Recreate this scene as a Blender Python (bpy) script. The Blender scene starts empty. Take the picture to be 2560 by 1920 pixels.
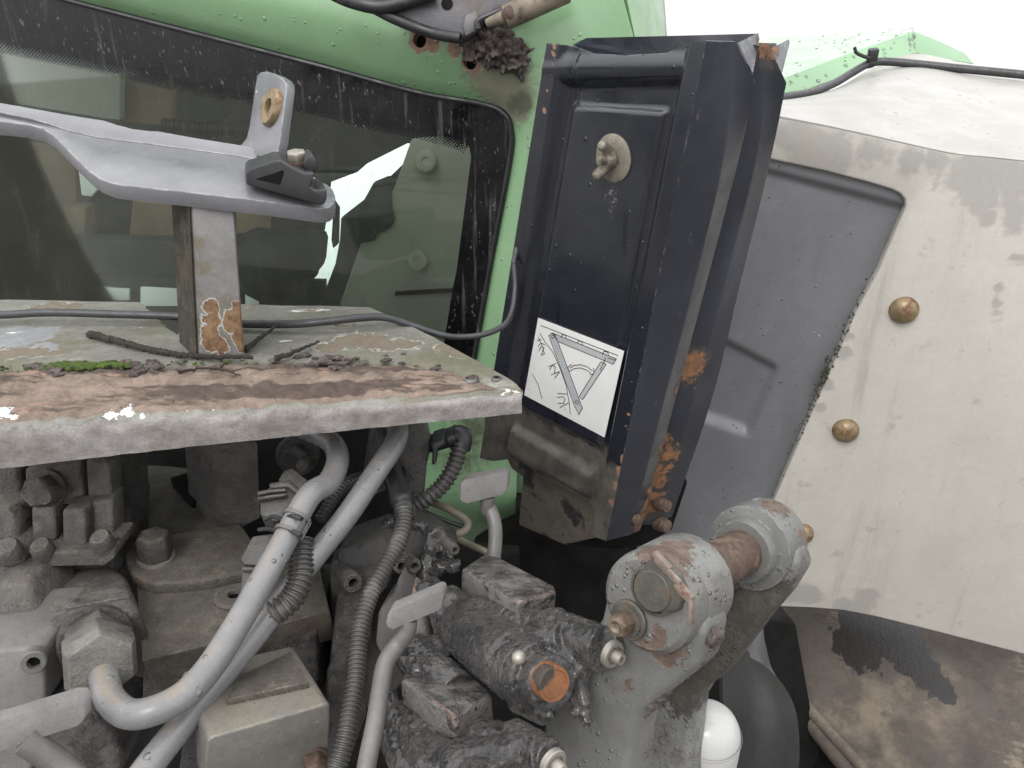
import bpy, bmesh, math, random
from mathutils import Vector, Matrix, noise
V = Vector
random.seed(7)
S = bpy.context.scene
COL = S.collection

# ------------------------------------------------------------------ camera
TH = math.radians(25.0)            # camera looks 25 degrees down
FPX = 1971.0                       # focal length in photo pixels (2560 wide)
C0 = V((0, 0, 2.0))
cth, sth = math.cos(TH), math.sin(TH)
cam_d = bpy.data.cameras.new('camera'); cam = bpy.data.objects.new('camera', cam_d); COL.objects.link(cam)
cam.location = C0; cam.rotation_euler = (math.radians(90) - TH, 0, 0)
cam_d.sensor_width = 36.0; cam_d.lens = FPX / 2560 * 36.0; cam_d.clip_start = 0.02; cam_d.clip_end = 2000
S.camera = cam
# ------------------------------------------------------------------ world: overcast daylight
SUN_EL, SUN_AZ = math.radians(48), math.radians(205)
W = bpy.data.worlds.new('World'); S.world = W; W.use_nodes = True
wn = W.node_tree.nodes; wl = W.node_tree.links
bg = wn['Background']; sky = wn.new('ShaderNodeTexSky'); sky.sky_type = 'NISHITA'; sky.sun_disc = False
sky.sun_elevation = SUN_EL; sky.sun_rotation = SUN_AZ; sky.dust_density = 6.0; sky.ozone_density = 1.0; sky.air_density = 1.0
hs = wn.new('ShaderNodeHueSaturation'); hs.inputs['Saturation'].default_value = 0.16
mixw = wn.new('ShaderNodeMix'); mixw.data_type = 'RGBA'; mixw.inputs[0].default_value = 0.75
tcw = wn.new('ShaderNodeTexCoord'); sxw = wn.new('ShaderNodeSeparateXYZ'); mrw = wn.new('ShaderNodeMapRange')
wl.new(tcw.outputs['Generated'], sxw.inputs[0]); wl.new(sxw.outputs[2], mrw.inputs[0])       # overcast: the cloud layer is brighter overhead
mrw.inputs[1].default_value = 0; mrw.inputs[2].default_value = 1; mrw.inputs[3].default_value = 10.0; mrw.inputs[4].default_value = 25.0
cmb = wn.new('ShaderNodeCombineColor'); mlt = wn.new('ShaderNodeMath'); mlt.operation = 'MULTIPLY'; mlt.inputs[1].default_value = 1.012
wl.new(mrw.outputs[0], mlt.inputs[0]); wl.new(mrw.outputs[0], cmb.inputs[0]); wl.new(mrw.outputs[0], cmb.inputs[1]); wl.new(mlt.outputs[0], cmb.inputs[2])
wl.new(cmb.outputs[0], mixw.inputs[7])
wl.new(sky.outputs[0], hs.inputs['Color']); wl.new(hs.outputs[0], mixw.inputs[6]); wl.new(mixw.outputs[2], bg.inputs[0])
bg.inputs[1].default_value = 0.11
sl = bpy.data.lights.new('sun', 'SUN'); sun = bpy.data.objects.new('sun', sl); COL.objects.link(sun)
sl.energy = 0.8; sl.angle = math.radians(24); sl.color = (1, .97, .93)
sun.rotation_euler = (math.radians(90) - SUN_EL, 0, math.radians(-25)); sun.location = (0, 0, 6)
S.view_settings.view_transform = 'Standard'; S.view_settings.look = 'None'
S.view_settings.exposure = 0.38; S.view_settings.gamma = 1.0
S.cycles.max_bounces = 8; S.cycles.transparent_max_bounces = 12

# ------------------------------------------------------------------ geometry of the view: photo point + distance -> place
def ray(px, py):
    u, v = (px - 1280) / FPX, (py - 960) / FPX
    return V((u, cth - v * sth, -(sth + v * cth)))
def P(px, py, d): return C0 + ray(px, py) * d
def proj(p):
    q = p - C0; d = q.y * cth - q.z * sth; up = q.y * sth + q.z * cth
    return 1280 + q.x / d * FPX, 960 - up / d * FPX, d
class Plane:
    def __init__(s, p, n):
        s.p = V(p); s.n = V(n).normalized()
        if s.n.dot(C0 - s.p) < 0: s.n = -s.n
    def at(s, px, py, off=0.0):
        r = ray(px, py); t = (s.p + s.n * off - C0).dot(s.n) / r.dot(s.n)
        return C0 + r * t
    def pts(s, pl, off=0.0): return [s.at(x, y, off) for x, y in pl]
def plane3(a, b, c):
    a, b, c = P(*a), P(*b), P(*c)
    return Plane(a, (b - a).cross(c - a))
K = 900 / 2212.0
REG = dict(A=(0, 0), B=(800, 0), C=(1660, 0), D=(0, 640), E=(800, 640), F=(1660, 640), G=(0, 1245), H=(800, 1245), I=(1660, 1245))
def Z(reg, *c):
    x0, y0 = REG[reg]
    return [(x0 + K * c[i], y0 + K * c[i + 1]) for i in range(0, len(c), 2)]
def Z1(reg, x, y): return Z(reg, x, y)[0]
def PZ(reg, x, y, d): return P(*Z1(reg, x, y), d)
def R(zr, d): return zr * K * d / FPX          # length in zoomed pixels at a distance -> metres
def interp(tab, x):
    if x <= tab[0][0]: return tab[0][1]
    for (a, b), (c, d) in zip(tab, tab[1:]):
        if x <= c: return b + (d - b) * (x - a) / (c - a)
    return tab[-1][1]
def sstep(a, b, x):
    if a == b: return 1.0 if x >= a else 0.0
    t = min(1, max(0, (x - a) / (b - a))); return t * t * (3 - 2 * t)

# ------------------------------------------------------------------ materials
LK = .62      # printed tone -> base colour
def lin(r, g, b, k=1.0):
    k = k * LK
    f = lambda c: (c / 255 / 12.92 if c / 255 <= .04045 else ((c / 255 + .055) / 1.055) ** 2.4) * k
    return (f(r), f(g), f(b), 1)
class MB:
    def __init__(s, name):
        s.m = bpy.data.materials.new(name); s.m.use_nodes = True; s.t = s.m.node_tree; s.N = s.t.nodes; s.L = s.t.links
        s.b = s.N['Principled BSDF']; s.out = s.N['Material Output']
        a = s.N.new('ShaderNodeAttribute'); a.attribute_name = 'rest'; s.co = a.outputs['Vector']
    def link(s, v, inp):
        if hasattr(v, 'is_output'): s.L.new(v, inp)
        else: inp.default_value = v
    def math(s, op, a, b=0.0, c=0.0, clamp=False):
        n = s.N.new('ShaderNodeMath'); n.operation = op; n.use_clamp = clamp
        s.link(a, n.inputs[0]); s.link(b, n.inputs[1]); s.link(c, n.inputs[2]); return n.outputs[0]
    def coords(s, stretch=None):
        if not stretch: return s.co
        n = s.N.new('ShaderNodeVectorMath'); n.operation = 'MULTIPLY'; s.L.new(s.co, n.inputs[0]); n.inputs[1].default_value = stretch
        return n.outputs[0]
    def noise(s, scale, detail=5, rough=.6, stretch=None, dist=0.0):
        n = s.N.new('ShaderNodeTexNoise'); n.inputs['Scale'].default_value = scale; n.inputs['Detail'].default_value = detail
        n.inputs['Roughness'].default_value = rough; n.inputs['Distortion'].default_value = dist
        s.L.new(s.coords(stretch), n.inputs['Vector']); return n.outputs['Fac']
    def ramp(s, v, lo, hi, a=0.0, b=1.0):
        n = s.N.new('ShaderNodeMapRange'); n.interpolation_type = 'SMOOTHSTEP'
        s.link(v, n.inputs[0]); n.inputs[1].default_value = lo; n.inputs[2].default_value = hi
        n.inputs[3].default_value = a; n.inputs[4].default_value = b; return n.outputs[0]
    def vor(s, scale, stretch=None):
        n = s.N.new('ShaderNodeTexVoronoi'); n.inputs['Scale'].default_value = scale
        s.L.new(s.coords(stretch), n.inputs['Vector']); return n.outputs['Distance'], n.outputs['Color']
    def mix(s, f, a, b):
        n = s.N.new('ShaderNodeMix'); n.data_type = 'RGBA'
        s.link(f, n.inputs[0]); s.link(a, n.inputs[6]); s.link(b, n.inputs[7]); return n.outputs[2]
    def mixf(s, f, a, b):
        n = s.N.new('ShaderNodeMix'); n.data_type = 'FLOAT'
        s.link(f, n.inputs[0]); s.link(a, n.inputs[2]); s.link(b, n.inputs[3]); return n.outputs[0]
    def attr(s, name):
        a = s.N.new('ShaderNodeAttribute'); a.attribute_name = name; return a.outputs['Fac']
    def patchval(s, plist, nscale, namp):
        best = None
        w = s.N.new('ShaderNodeTexNoise'); w.inputs['Scale'].default_value = nscale * .45; w.inputs['Detail'].default_value = 3; s.L.new(s.co, w.inputs['Vector'])
        w1 = s.N.new('ShaderNodeVectorMath'); w1.operation = 'SUBTRACT'; s.L.new(w.outputs['Color'], w1.inputs[0]); w1.inputs[1].default_value = (.5, .5, .5)
        w2 = s.N.new('ShaderNodeVectorMath'); w2.operation = 'MULTIPLY_ADD'; s.L.new(w1.outputs[0], w2.inputs[0]); k = 1.6 / nscale; w2.inputs[1].default_value = (k, k, k); s.L.new(s.co, w2.inputs[2])
        for c, r in plist:
            n = s.N.new('ShaderNodeVectorMath'); n.operation = 'DISTANCE'; s.L.new(w2.outputs[0], n.inputs[0]); n.inputs[1].default_value = c
            v = s.math('MULTIPLY_ADD', n.outputs['Value'], -1.0 / r, 1.0)
            best = v if best is None else s.math('MAXIMUM', best, v)
        nz = s.noise(nscale, 6, .65)
        return s.math('ADD', best, s.math('MULTIPLY', s.math('SUBTRACT', nz, .5), namp))
    def mask(s, sp):
        k = sp[0]
        if k == 'noise':     # scale, threshold, width, stretch
            return s.ramp(s.noise(sp[1], 7, .65, sp[4] if len(sp) > 4 else None), sp[2], sp[2] + sp[3])
        if k == 'patch':     # list, noise scale, amplitude, threshold, width
            return s.ramp(s.patchval(sp[1], sp[2], sp[3]), sp[4], sp[4] + sp[5])
        if k == 'patchb':    # a patch outline that is broken here and there
            return s.math('MULTIPLY', s.ramp(s.patchval(sp[1], sp[2], sp[3]), sp[4], sp[4] + sp[5]), s.ramp(s.noise(sp[2] * .8, 5, .7), .44, .56))
        if k == 'specks':    # scale, size, share
            d, c = s.vor(sp[1], sp[4] if len(sp) > 4 else None)
            sel = s.N.new('ShaderNodeSeparateColor'); s.L.new(c, sel.inputs[0])
            sz = s.math('MULTIPLY', sel.outputs[1], sp[2])
            return s.math('MULTIPLY', s.math('LESS_THAN', d, sz), s.math('LESS_THAN', sel.outputs[0], sp[3]))
        if k == 'attr':      # name, noise scale, amplitude, threshold, width, stretch
            nz = s.noise(sp[2], 7, .65, sp[6] if len(sp) > 6 else None)
            v = s.math('ADD', s.attr(sp[1]), s.math('MULTIPLY', s.math('SUBTRACT', nz, .5), sp[3]))
            return s.ramp(v, sp[4], sp[4] + sp[5])
        if k == 'up':        # dust that lies on what faces up
            g = s.N.new('ShaderNodeNewGeometry'); x = s.N.new('ShaderNodeSeparateXYZ'); s.L.new(g.outputs['Normal'], x.inputs[0])
            nz = s.noise(sp[3], 7, .7)
            return s.math('MULTIPLY', s.ramp(x.outputs[2], sp[1], sp[2]), s.ramp(nz, sp[4], sp[4] + .25))
def mat(name, col, rough=.5, metal=0.0, var=.25, vscale=14, layers=(), bump=(.15, 160), bump2=None, drops=0, dscale=130, rvar=.12, spec=.5, coat=0, edge=None, grit=0.0):
    b = MB(name)
    dark = tuple(c * (1 - var) for c in col[:3]) + (1,); lite = tuple(min(1, c * (1 + var * .6)) for c in col[:3]) + (1,)
    c = b.mix(b.ramp(b.noise(vscale, 8, .62), .32, .68), dark, lite)
    rg = b.ramp(b.noise(vscale * 2.7, 5, .6), .3, .7, rough - rvar, min(1, rough + rvar)); mt = metal
    h = b.math('MULTIPLY', b.noise(bump[1], 6, .65), bump[0])
    if bump2: h = b.math('ADD', h, b.math('MULTIPLY', b.noise(bump2[1], 8, .7), bump2[0]))
    for ly in layers:
        m = b.mask(ly[0])
        if ly[1]:
            lc = ly[1]
            if len(ly) > 4:      # mottled layer
                lc = b.mix(b.ramp(b.noise(ly[4][1], 7, .7), .3, .7), lc, ly[4][0])
            c = b.mix(m, c, lc)
        if len(ly) > 2 and ly[2] is not None: rg = b.mixf(m, rg, ly[2])
        if len(ly) > 3 and ly[3]: h = b.math('ADD', h, b.math('MULTIPLY', m, ly[3]))
    if edge:        # worn paint and edge highlights painted in: colour, bevel radius, noise threshold
        bv = b.N.new('ShaderNodeBevel'); bv.samples = 4; bv.inputs['Radius'].default_value = edge[1]
        ge = b.N.new('ShaderNodeNewGeometry'); dt = b.N.new('ShaderNodeVectorMath'); dt.operation = 'DOT_PRODUCT'
        b.L.new(bv.outputs[0], dt.inputs[0]); b.L.new(ge.outputs['Normal'], dt.inputs[1])
        em = b.math('MULTIPLY', b.ramp(dt.outputs['Value'], .90, .985, 1, 0), b.ramp(b.noise(60, 5, .7), edge[2], edge[2] + .14))
        c = b.mix(em, c, edge[0])
    if grit:
        gv = b.ramp(b.noise(420, 3, .8), .25, .75, 1 - grit, 1 + grit * .8); g2 = b.ramp(b.noise(75, 6, .75), .3, .7, 1 - grit * .8, 1 + grit * .6)
        vm = b.N.new('ShaderNodeVectorMath'); vm.operation = 'SCALE'; b.link(c, vm.inputs[0]); b.L.new(b.math('MULTIPLY', gv, g2), vm.inputs['Scale']); c = vm.outputs[0]
        h = b.math('ADD', h, b.math('MULTIPLY', gv, grit * 1.2))
    if drops:
        d, cc = b.vor(dscale); se = b.N.new('ShaderNodeSeparateColor'); b.L.new(cc, se.inputs[0])
        sel = b.math('LESS_THAN', se.outputs[0], drops)
        area = b.ramp(b.noise(16, 3, .5), .45, .6)
        dm = b.math('MULTIPLY', b.math('MULTIPLY', b.ramp(b.math('SUBTRACT', d, b.math('MULTIPLY', se.outputs[1], .25)), .02, .26, 1, 0), sel), area)
        h = b.math('ADD', h, b.math('MULTIPLY', dm, .9)); rg = b.mixf(dm, rg, .08)
    bp = b.N.new('ShaderNodeBump'); bp.inputs['Strength'].default_value = 1.0; bp.inputs['Distance'].default_value = .002
    b.L.new(h, bp.inputs['Height']); b.L.new(bp.outputs[0], b.b.inputs['Normal'])
    b.link(c, b.b.inputs['Base Color']); b.link(rg, b.b.inputs['Roughness']); b.link(mt, b.b.inputs['Metallic'])
    b.b.inputs['Specular IOR Level'].default_value = spec; b.b.inputs['Coat Weight'].default_value = coat
    b.b.inputs['Coat Roughness'].default_value = .1; b.b.inputs['Coat IOR'].default_value = 1.7 if coat >= 1 else 1.5
    return b.m

# ------------------------------------------------------------------ mesh tools
def BM(): return bmesh.new()
def prism(bm, loop, vec):
    vec = V(vec); a = [bm.verts.new(p) for p in loop]; b = [bm.verts.new(V(p) + vec) for p in loop]; n = len(a)
    bm.faces.new(a); bm.faces.new(b[::-1])
    for i in range(n): bm.faces.new([a[i], b[i], b[(i + 1) % n], a[(i + 1) % n]])
    return bm
def box(bm, o, a, b, c):
    o, a, b, c = V(o), V(a), V(b), V(c); return prism(bm, [o, o + a, o + a + b, o + b], c)
def frame(ax):
    ax = V(ax).normalized(); t = V((0, 0, 1)) if abs(ax.z) < .9 else V((1, 0, 0))
    x = t.cross(ax).normalized(); return x, ax.cross(x).normalized(), ax
def lathe(bm, p0, ax, prof, n=28, rot=0.0, cap=True):
    x, y, a = frame(ax); rings = []
    for r, h in prof:
        rings.append([bm.verts.new(V(p0) + a * h + (x * math.cos(rot + 2 * math.pi * i / n) + y * math.sin(rot + 2 * math.pi * i / n)) * r) for i in range(n)])
    for q, w in zip(rings, rings[1:]):
        for i in range(n): bm.faces.new([q[i], q[(i + 1) % n], w[(i + 1) % n], w[i]])
    if cap: bm.faces.new(rings[0][::-1]); bm.faces.new(rings[-1])
    return bm
def cyl(bm, p0, p1, r, r1=None, n=28, rot=0.0):
    d = V(p1) - V(p0); return lathe(bm, p0, d, [(r, 0), (r if r1 is None else r1, d.length)], n, rot)
def hexhead(bm, p0, ax, r, h, rot=0.0):
    return lathe(bm, p0, ax, [(r, 0), (r, h * .82), (r * .86, h)], 6, rot)
def catmull(pts, per=10):
    pts = [V(p) for p in pts]; e = [pts[0] * 2 - pts[1]] + pts + [pts[-1] * 2 - pts[-2]]; out = []
    for i in range(1, len(e) - 2):
        p0, p1, p2, p3 = e[i - 1:i + 3]
        for k in range(per):
            t = k / per
            out.append(.5 * ((2 * p1) + (p2 - p0) * t + (2 * p0 - 5 * p1 + 4 * p2 - p3) * t * t + (3 * p1 - p0 - 3 * p2 + p3) * t ** 3))
    out.append(pts[-1]); return out
def resample(pts, step):
    L = [0]
    for a, b in zip(pts, pts[1:]): L.append(L[-1] + (b - a).length)
    n = max(2, int(L[-1] / step)); out = []; j = 0
    for i in range(n + 1):
        s = L[-1] * i / n
        while j < len(L) - 2 and L[j + 1] < s: j += 1
        t = 0 if L[j + 1] == L[j] else (s - L[j]) / (L[j + 1] - L[j]); out.append(pts[j].lerp(pts[j + 1], min(1, t)))
    return out
def tube(bm, pts, r, n=14, per=10, rf=None, raw=False):
    pts = pts if raw else catmull(pts, per); rings = []; prev = None
    for i, p in enumerate(pts):
        t = (pts[min(i + 1, len(pts) - 1)] - pts[max(i - 1, 0)]).normalized()
        x = frame(t)[0] if prev is None else (prev - t * prev.dot(t)).normalized()
        prev = x; y = t.cross(x); f = i / (len(pts) - 1)
        rr = rf(i, f) if rf else (r[0] + (r[1] - r[0]) * f if isinstance(r, tuple) else r)
        rings.append([bm.verts.new(p + (x * math.cos(2 * math.pi * k / n) + y * math.sin(2 * math.pi * k / n)) * rr) for k in range(n)])
    for q, w in zip(rings, rings[1:]):
        for k in range(n): bm.faces.new([q[k], q[(k + 1) % n], w[(k + 1) % n], w[k]])
    bm.faces.new(rings[0][::-1]); bm.faces.new(rings[-1]); return bm
def conduit(bm, pts, r, pitch=.0042, r1=None, n=16):
    c = resample(catmull(pts, 14), pitch / 6)
    pat = (.80, .92, 1.0, 1.0, .92, .80)
    return tube(bm, c, r, n, rf=lambda i, f: (r + ((r1 or r) - r) * f) * pat[i % 6], raw=True)
def grid(bm, fn, nu, nv, attrs=None):
    vs = [[bm.verts.new(fn(i / nu, j / nv)) for i in range(nu + 1)] for j in range(nv + 1)]
    fs = []
    for j in range(nv):
        for i in range(nu): fs.append(bm.faces.new([vs[j][i], vs[j][i + 1], vs[j + 1][i + 1], vs[j + 1][i]]))
    return vs
def loftfn(rows, per=8):
    cs = [resample(catmull(r, per), 1e9) and catmull(r, per) for r in rows]
    def fn(u, v):
        a = v * (len(cs) - 1); j = min(int(a), len(cs) - 2)
        def at(c):
            x = u * (len(c) - 1); i = min(int(x), len(c) - 2); return c[i].lerp(c[i + 1], x - i)
        q = [at(cs[max(j - 1, 0)]), at(cs[j]), at(cs[j + 1]), at(cs[min(j + 2, len(cs) - 1)])]
        if j == 0: q[0] = q[1] * 2 - q[2]
        if j == len(cs) - 2: q[3] = q[2] * 2 - q[1]
        t = a - j; p0, p1, p2, p3 = q
        return .5 * ((2 * p1) + (p2 - p0) * t + (2 * p0 - 5 * p1 + 4 * p2 - p3) * t * t + (3 * p1 - p0 - 3 * p2 + p3) * t ** 3)
    return fn
def thicken(bm, t):       # a real back and rim behind an open sheet; positive t goes away from the camera
    bm.normal_update()
    src = list(bm.faces); vm = {}
    ctr = sum((f.normal.dot(C0 - f.calc_center_median()) for f in src))
    if ctr < 0:
        bmesh.ops.reverse_faces(bm, faces=src); bm.normal_update()
    be = [e for e in bm.edges if len(e.link_faces) == 1]
    vs = list(bm.verts)
    for v in vs: vm[v] = bm.verts.new(v.co - v.normal * t)
    lay = [l for l in bm.verts.layers.float.values()]
    for v in vs:
        for l in lay: vm[v][l] = v[l]
    for f in src: bm.faces.new([vm[v] for v in reversed(f.verts)])
    for e in be:
        a, b = e.verts; l = e.link_loops[0]
        if l.vert is a: bm.faces.new([b, a, vm[a], vm[b]])
        else: bm.faces.new([a, b, vm[b], vm[a]])
    return bm
def blob(bm, c, r, n=3, amp=.3, sc=30, squash=None):
    g = bmesh.ops.create_icosphere(bm, subdivisions=n, radius=1.0)['verts']
    for v in g:
        d = v.co.copy(); q = V((d.x * r[0], d.y * r[1], d.z * r[2])) if not isinstance(r, float) else d * r
        p = V(c) + q; k = 1 + amp * noise.fractal(p * sc, 1.0, 2.0, 4); v.co = V(c) + q * k
    return bm
BASE = {}
def props(o, label=None, cat=None, group=None, kind=None):
    for k, v in (('label', label), ('category', cat), ('group', group), ('kind', kind)):
        if v: o[k] = v
def thing(name, label, cat, base, group=None):
    o = bpy.data.objects.new(name, None); o.empty_display_size = .05; COL.objects.link(o); o.location = base
    props(o, label, cat, group); BASE[o] = V(base); return o
def mk(name, bm, m, parent=None, bevel=0.0, seg=2, ang=38, base=None, label=None):
    if bevel:
        bmesh.ops.recalc_face_normals(bm, faces=bm.faces); bm.normal_update()
        es = [e for e in bm.edges if len(e.link_faces) == 2 and e.calc_face_angle(0) > math.radians(28)]
        bmesh.ops.bevel(bm, geom=es, offset=bevel, segments=seg, affect='EDGES', clamp_overlap=True, profile=.5)
    bmesh.ops.recalc_face_normals(bm, faces=bm.faces)
    me = bpy.data.meshes.new(name); bm.to_mesh(me); bm.free()
    b = V((0, 0, 0))
    if parent is not None: b = BASE[parent]
    elif base is not None: b = V(base)
    at = me.attributes.new('rest', 'FLOAT_VECTOR', 'POINT')
    co = [0.0] * (3 * len(me.vertices)); me.vertices.foreach_get('co', co); at.data.foreach_set('vector', co)
    me.transform(Matrix.Translation(-b))
    for p in me.polygons: p.use_smooth = True
    me.set_sharp_from_angle(angle=math.radians(ang))
    me.materials.append(m)
    o = bpy.data.objects.new(name, me); COL.objects.link(o)
    if parent is not None: o.parent = parent
    else: o.location = b
    BASE[o] = b
    if label: o['label'] = label
    return o
def gunk(name, bm, m, parent, voxel=.004, amp=.003, sc=60, ridges=0.0, attrf=None, smooth=2, label=None):
    """join overlapping shapes into one crusted body"""
    bmesh.ops.recalc_face_normals(bm, faces=bm.faces)
    me = bpy.data.meshes.new('tmp'); bm.to_mesh(me); bm.free(); o = bpy.data.objects.new('tmp', me); COL.objects.link(o)
    md = o.modifiers.new('r', 'REMESH'); md.mode = 'VOXEL'; md.voxel_size = voxel
    sm = o.modifiers.new('s', 'SMOOTH'); sm.iterations = smooth; sm.factor = .5
    dg = bpy.context.evaluated_depsgraph_get(); ev = o.evaluated_get(dg); m2 = bpy.data.meshes.new_from_object(ev)
    b2 = BM(); b2.from_mesh(m2); b2.normal_update()
    bpy.data.objects.remove(o); bpy.data.meshes.remove(m2); bpy.data.meshes.remove(me)
    for v in b2.verts:
        q = v.co * sc; a = amp(v.co, v.normal) if callable(amp) else amp
        k = noise.fractal(q, .9, 2.1, 5)
        if ridges: k += ridges * (abs(noise.noise(q * .8)) - .3)
        v.co = v.co + v.normal * (a * k)
    return mk(name, b2, m, parent, ang=80, label=label)

# ------------------------------------------------------------------ palette
WHITE = (.75, .74, .70, 1)
RUST = lin(150, 105, 76, .8); RUST2 = lin(104, 84, 72, .9); ORANGE = lin(190, 120, 70, .8)
MUDC = lin(95, 86, 76, .8); DUST = lin(150, 142, 128, .8)
m_green = mat('green_paint', lin(140, 186, 136, .78), .34, var=.1, vscale=6, bump=(.02, 300), drops=.10, dscale=120,
              layers=[(('noise', 9, .60, .2), lin(120, 140, 110, .8), .6)], coat=.2)
m_black = mat('black_plastic', lin(46, 47, 50), .45, var=.3, layers=[(('noise', 25, .58, .12), lin(95, 92, 88, .8), .8)])
m_rubber = mat('rubber', lin(44, 45, 48), .5, var=.25, bump=(.1, 400), layers=[(('noise', 30, .62, .15), lin(80, 78, 74), .8)])
m_cable = mat('cable_sheath', lin(70, 71, 74), .42, var=.25, vscale=50)
m_steelp = mat('pipe_paint', lin(150, 150, 151, .84), .28, var=.14, vscale=10, bump=(.04, 300), drops=.16, dscale=120,
               layers=[(('noise', 18, .60, .15), lin(120, 112, 102), .6), (('specks', 90, .12, .5), lin(90, 85, 80), .7),
                       (('up', .75, .98, 20, .42), lin(165, 150, 132, .85), .7)], grit=.08)
m_handle = mat('lever_paint', lin(150, 147, 144, .58), .45, var=.15, vscale=18, layers=[(('noise', 30, .6, .12), lin(112, 104, 97, .8), .7), (('specks', 120, .12, .4), lin(80, 76, 72), .7)], grit=.12)
GRIME = lin(88, 83, 78)
WORN_GLINT = lin(158, 152, 145)  # worn edges and the highlight they catch, in one colour
m_cast = mat('grimy_cast_iron', lin(104, 101, 98), .48, var=.35, vscale=12, bump=(1.4, 300), bump2=(1.6, 70), grit=.28, edge=(WORN_GLINT, .003, .45),
             layers=[(('noise', 11, .47, .12), GRIME, .7), (('up', .45, .95, 26, .42), lin(126, 120, 111), .85), (('noise', 38, .6, .06), lin(64, 60, 56), .7), (('specks', 130, .14, .5), lin(60, 56, 52), .8)])
m_castdark = mat('dark_cast_iron', lin(90, 88, 86), .42, var=.4, vscale=12, bump=(1.4, 280), bump2=(1.8, 60), grit=.32, edge=(lin(120, 116, 112), .003, .5),
                 layers=[(('noise', 14, .5, .1), lin(52, 49, 47), .5), (('noise', 40, .6, .06), lin(104, 98, 91), .8), (('specks', 140, .14, .4), lin(40, 38, 36), .8)])
m_cavity = mat('cavity_shade', lin(20, 19, 18), .8, spec=.15, var=.35, vscale=9, layers=[(('noise', 10, .55, .2), lin(30, 28, 26), .9)])  # near-black: the shade of deep gaps and holes is in the colour
m_oil = mat('oily_crust', lin(86, 82, 79), .2, var=.5, vscale=45, coat=.7, bump=(2.2, 300), bump2=(2.6, 130), rvar=.1, grit=.45,
            layers=[(('noise', 30, .50, .10), lin(44, 42, 41), .14), (('noise', 120, .56, .06), lin(36, 34, 33), .14, -.6), (('noise', 60, .62, .05), lin(128, 123, 120), .3), (('specks', 170, .14, .25), lin(160, 154, 148), .4)], spec=.8)
m_oilblock = mat('oily_block', lin(124, 119, 116), .4, var=.25, vscale=22, bump=(.8, 260), bump2=(1.0, 80), grit=.3, edge=(lin(206, 164, 140), .004, .40),
                 layers=[(('noise', 18, .56, .05), lin(62, 59, 57), .2, .6), (('up', .5, .85, 48, .40), lin(54, 51, 49), .15, -1.0), (('noise', 60, .58, .05, (.4, 1, 1)), lin(44, 42, 40), .2)], spec=.8)
m_rust = mat('rusty_steel', RUST2, .7, var=.4, vscale=60, bump=(.7, 240), layers=[(('noise', 45, .52, .1), lin(136, 112, 93, .85), .8), (('noise', 70, .6, .1), lin(76, 62, 54), .8)], grit=.2)
m_brass = mat('dull_bolt', lin(172, 150, 116, .85), .42, .35, var=.3, vscale=70, layers=[(('noise', 60, .52, .1), lin(130, 92, 62), .6)])
m_zinc = mat('zinc_steel', lin(184, 178, 168, .9), .4, .4, var=.2, vscale=60, layers=[(('noise', 90, .6, .1), lin(130, 105, 85), .6)])
m_mud = mat('dried_mud', lin(112, 102, 97, 1.3), .95, var=.5, vscale=60, bump=(2.0, 250), bump2=(2.5, 90), layers=[(('noise', 120, .56, .1), lin(70, 62, 57), 1)], grit=.4)
m_moss = mat('moss', lin(104, 128, 44, .85), .9, var=.55, vscale=120, bump=(2.0, 500), layers=[(('noise', 60, .56, .1), lin(70, 78, 38), 1)])
m_conduit = mat('worn_black_conduit', lin(88, 86, 84), .34, var=.25, vscale=30, layers=[(('noise', 30, .58, .12), lin(122, 117, 110), .6)])
m_bark = mat('twig_bark', lin(62, 54, 48), .9, var=.4, vscale=200, bump=(1.0, 600))
m_white = mat('white_enamel', (.42, .42, .41, 1), .3, var=.05, vscale=8, bump=(.02, 200), layers=[(('specks', 60, .06, .3), lin(120, 115, 105), .6)])
drop = MB('water_drop'); drop.b.inputs['Transmission Weight'].default_value = 1; drop.b.inputs['IOR'].default_value = 1.33; drop.b.inputs['Roughness'].default_value = .02
m_drop = drop.m

# ------------------------------------------------------------------ setting
bm = BM(); grid(bm, lambda u, v: V((-25 + 50 * u, -25 + 50 * v, 0)), 12, 12)
m_ground = mat('wet_yard', lin(105, 102, 97), .9, var=.3, vscale=1.5)
g = mk('ground', bm, m_ground); g['kind'] = 'structure'

# ================================================================== CAB
cabbase = P(1200, 1300, 1.25)
cab = thing('tractor_cab', 'pale green tractor cab with dirty rear window and black banded glass', 'cab', cabbase)
DC = [1.42, 1.38, 1.32, 1.27, 1.23, 1.20, 1.19, 1.19, 1.18, 1.17, 1.16, 1.16, 1.16]
r0 = [(-150, -95), (195, 0), (500, 79), (800, 157), (1044, 224), (1200, 252), (1262, 275), (1284, 318), (1281, 400), (1231, 670), (1191, 900), (1162, 1071), (1120, 1350)]
r1 = [(-140, -130), (215, -32), (515, 48), (815, 122), (1056, 190), (1215, 214), (1288, 245), (1316, 300), (1311, 400), (1263, 670), (1225, 900), (1197, 1075), (1160, 1355)]
r2 = [(-120, -205), (260, -100), (545, -15), (845, 60), (1078, 135), (1240, 155), (1328, 190), (1356, 268), (1343, 400), (1297, 670), (1258, 900), (1230, 1080), (1215, 1365)]
r3 = [(-100, -270), (300, -165), (575, -80), (868, 5), (1110, 82), (1290, 90), (1400, 110), (1430, 240), (1405, 400), (1360, 670), (1320, 900), (1300, 1085), (1300, 1380)]
r4 = [(-90, -300), (320, -190), (590, -110), (880, -20), (1120, 60), (1360, -40), (1530, 20), (1560, 240), (1500, 400), (1420, 670), (1380, 900), (1340, 1085), (1340, 1390)]
def ony(px, py, y):
    r = ray(px, py); return C0 + r * (y / r.y)
_a, _b = ony(195, 0, 1.47), ony(1280, 400, 1.33)
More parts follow.
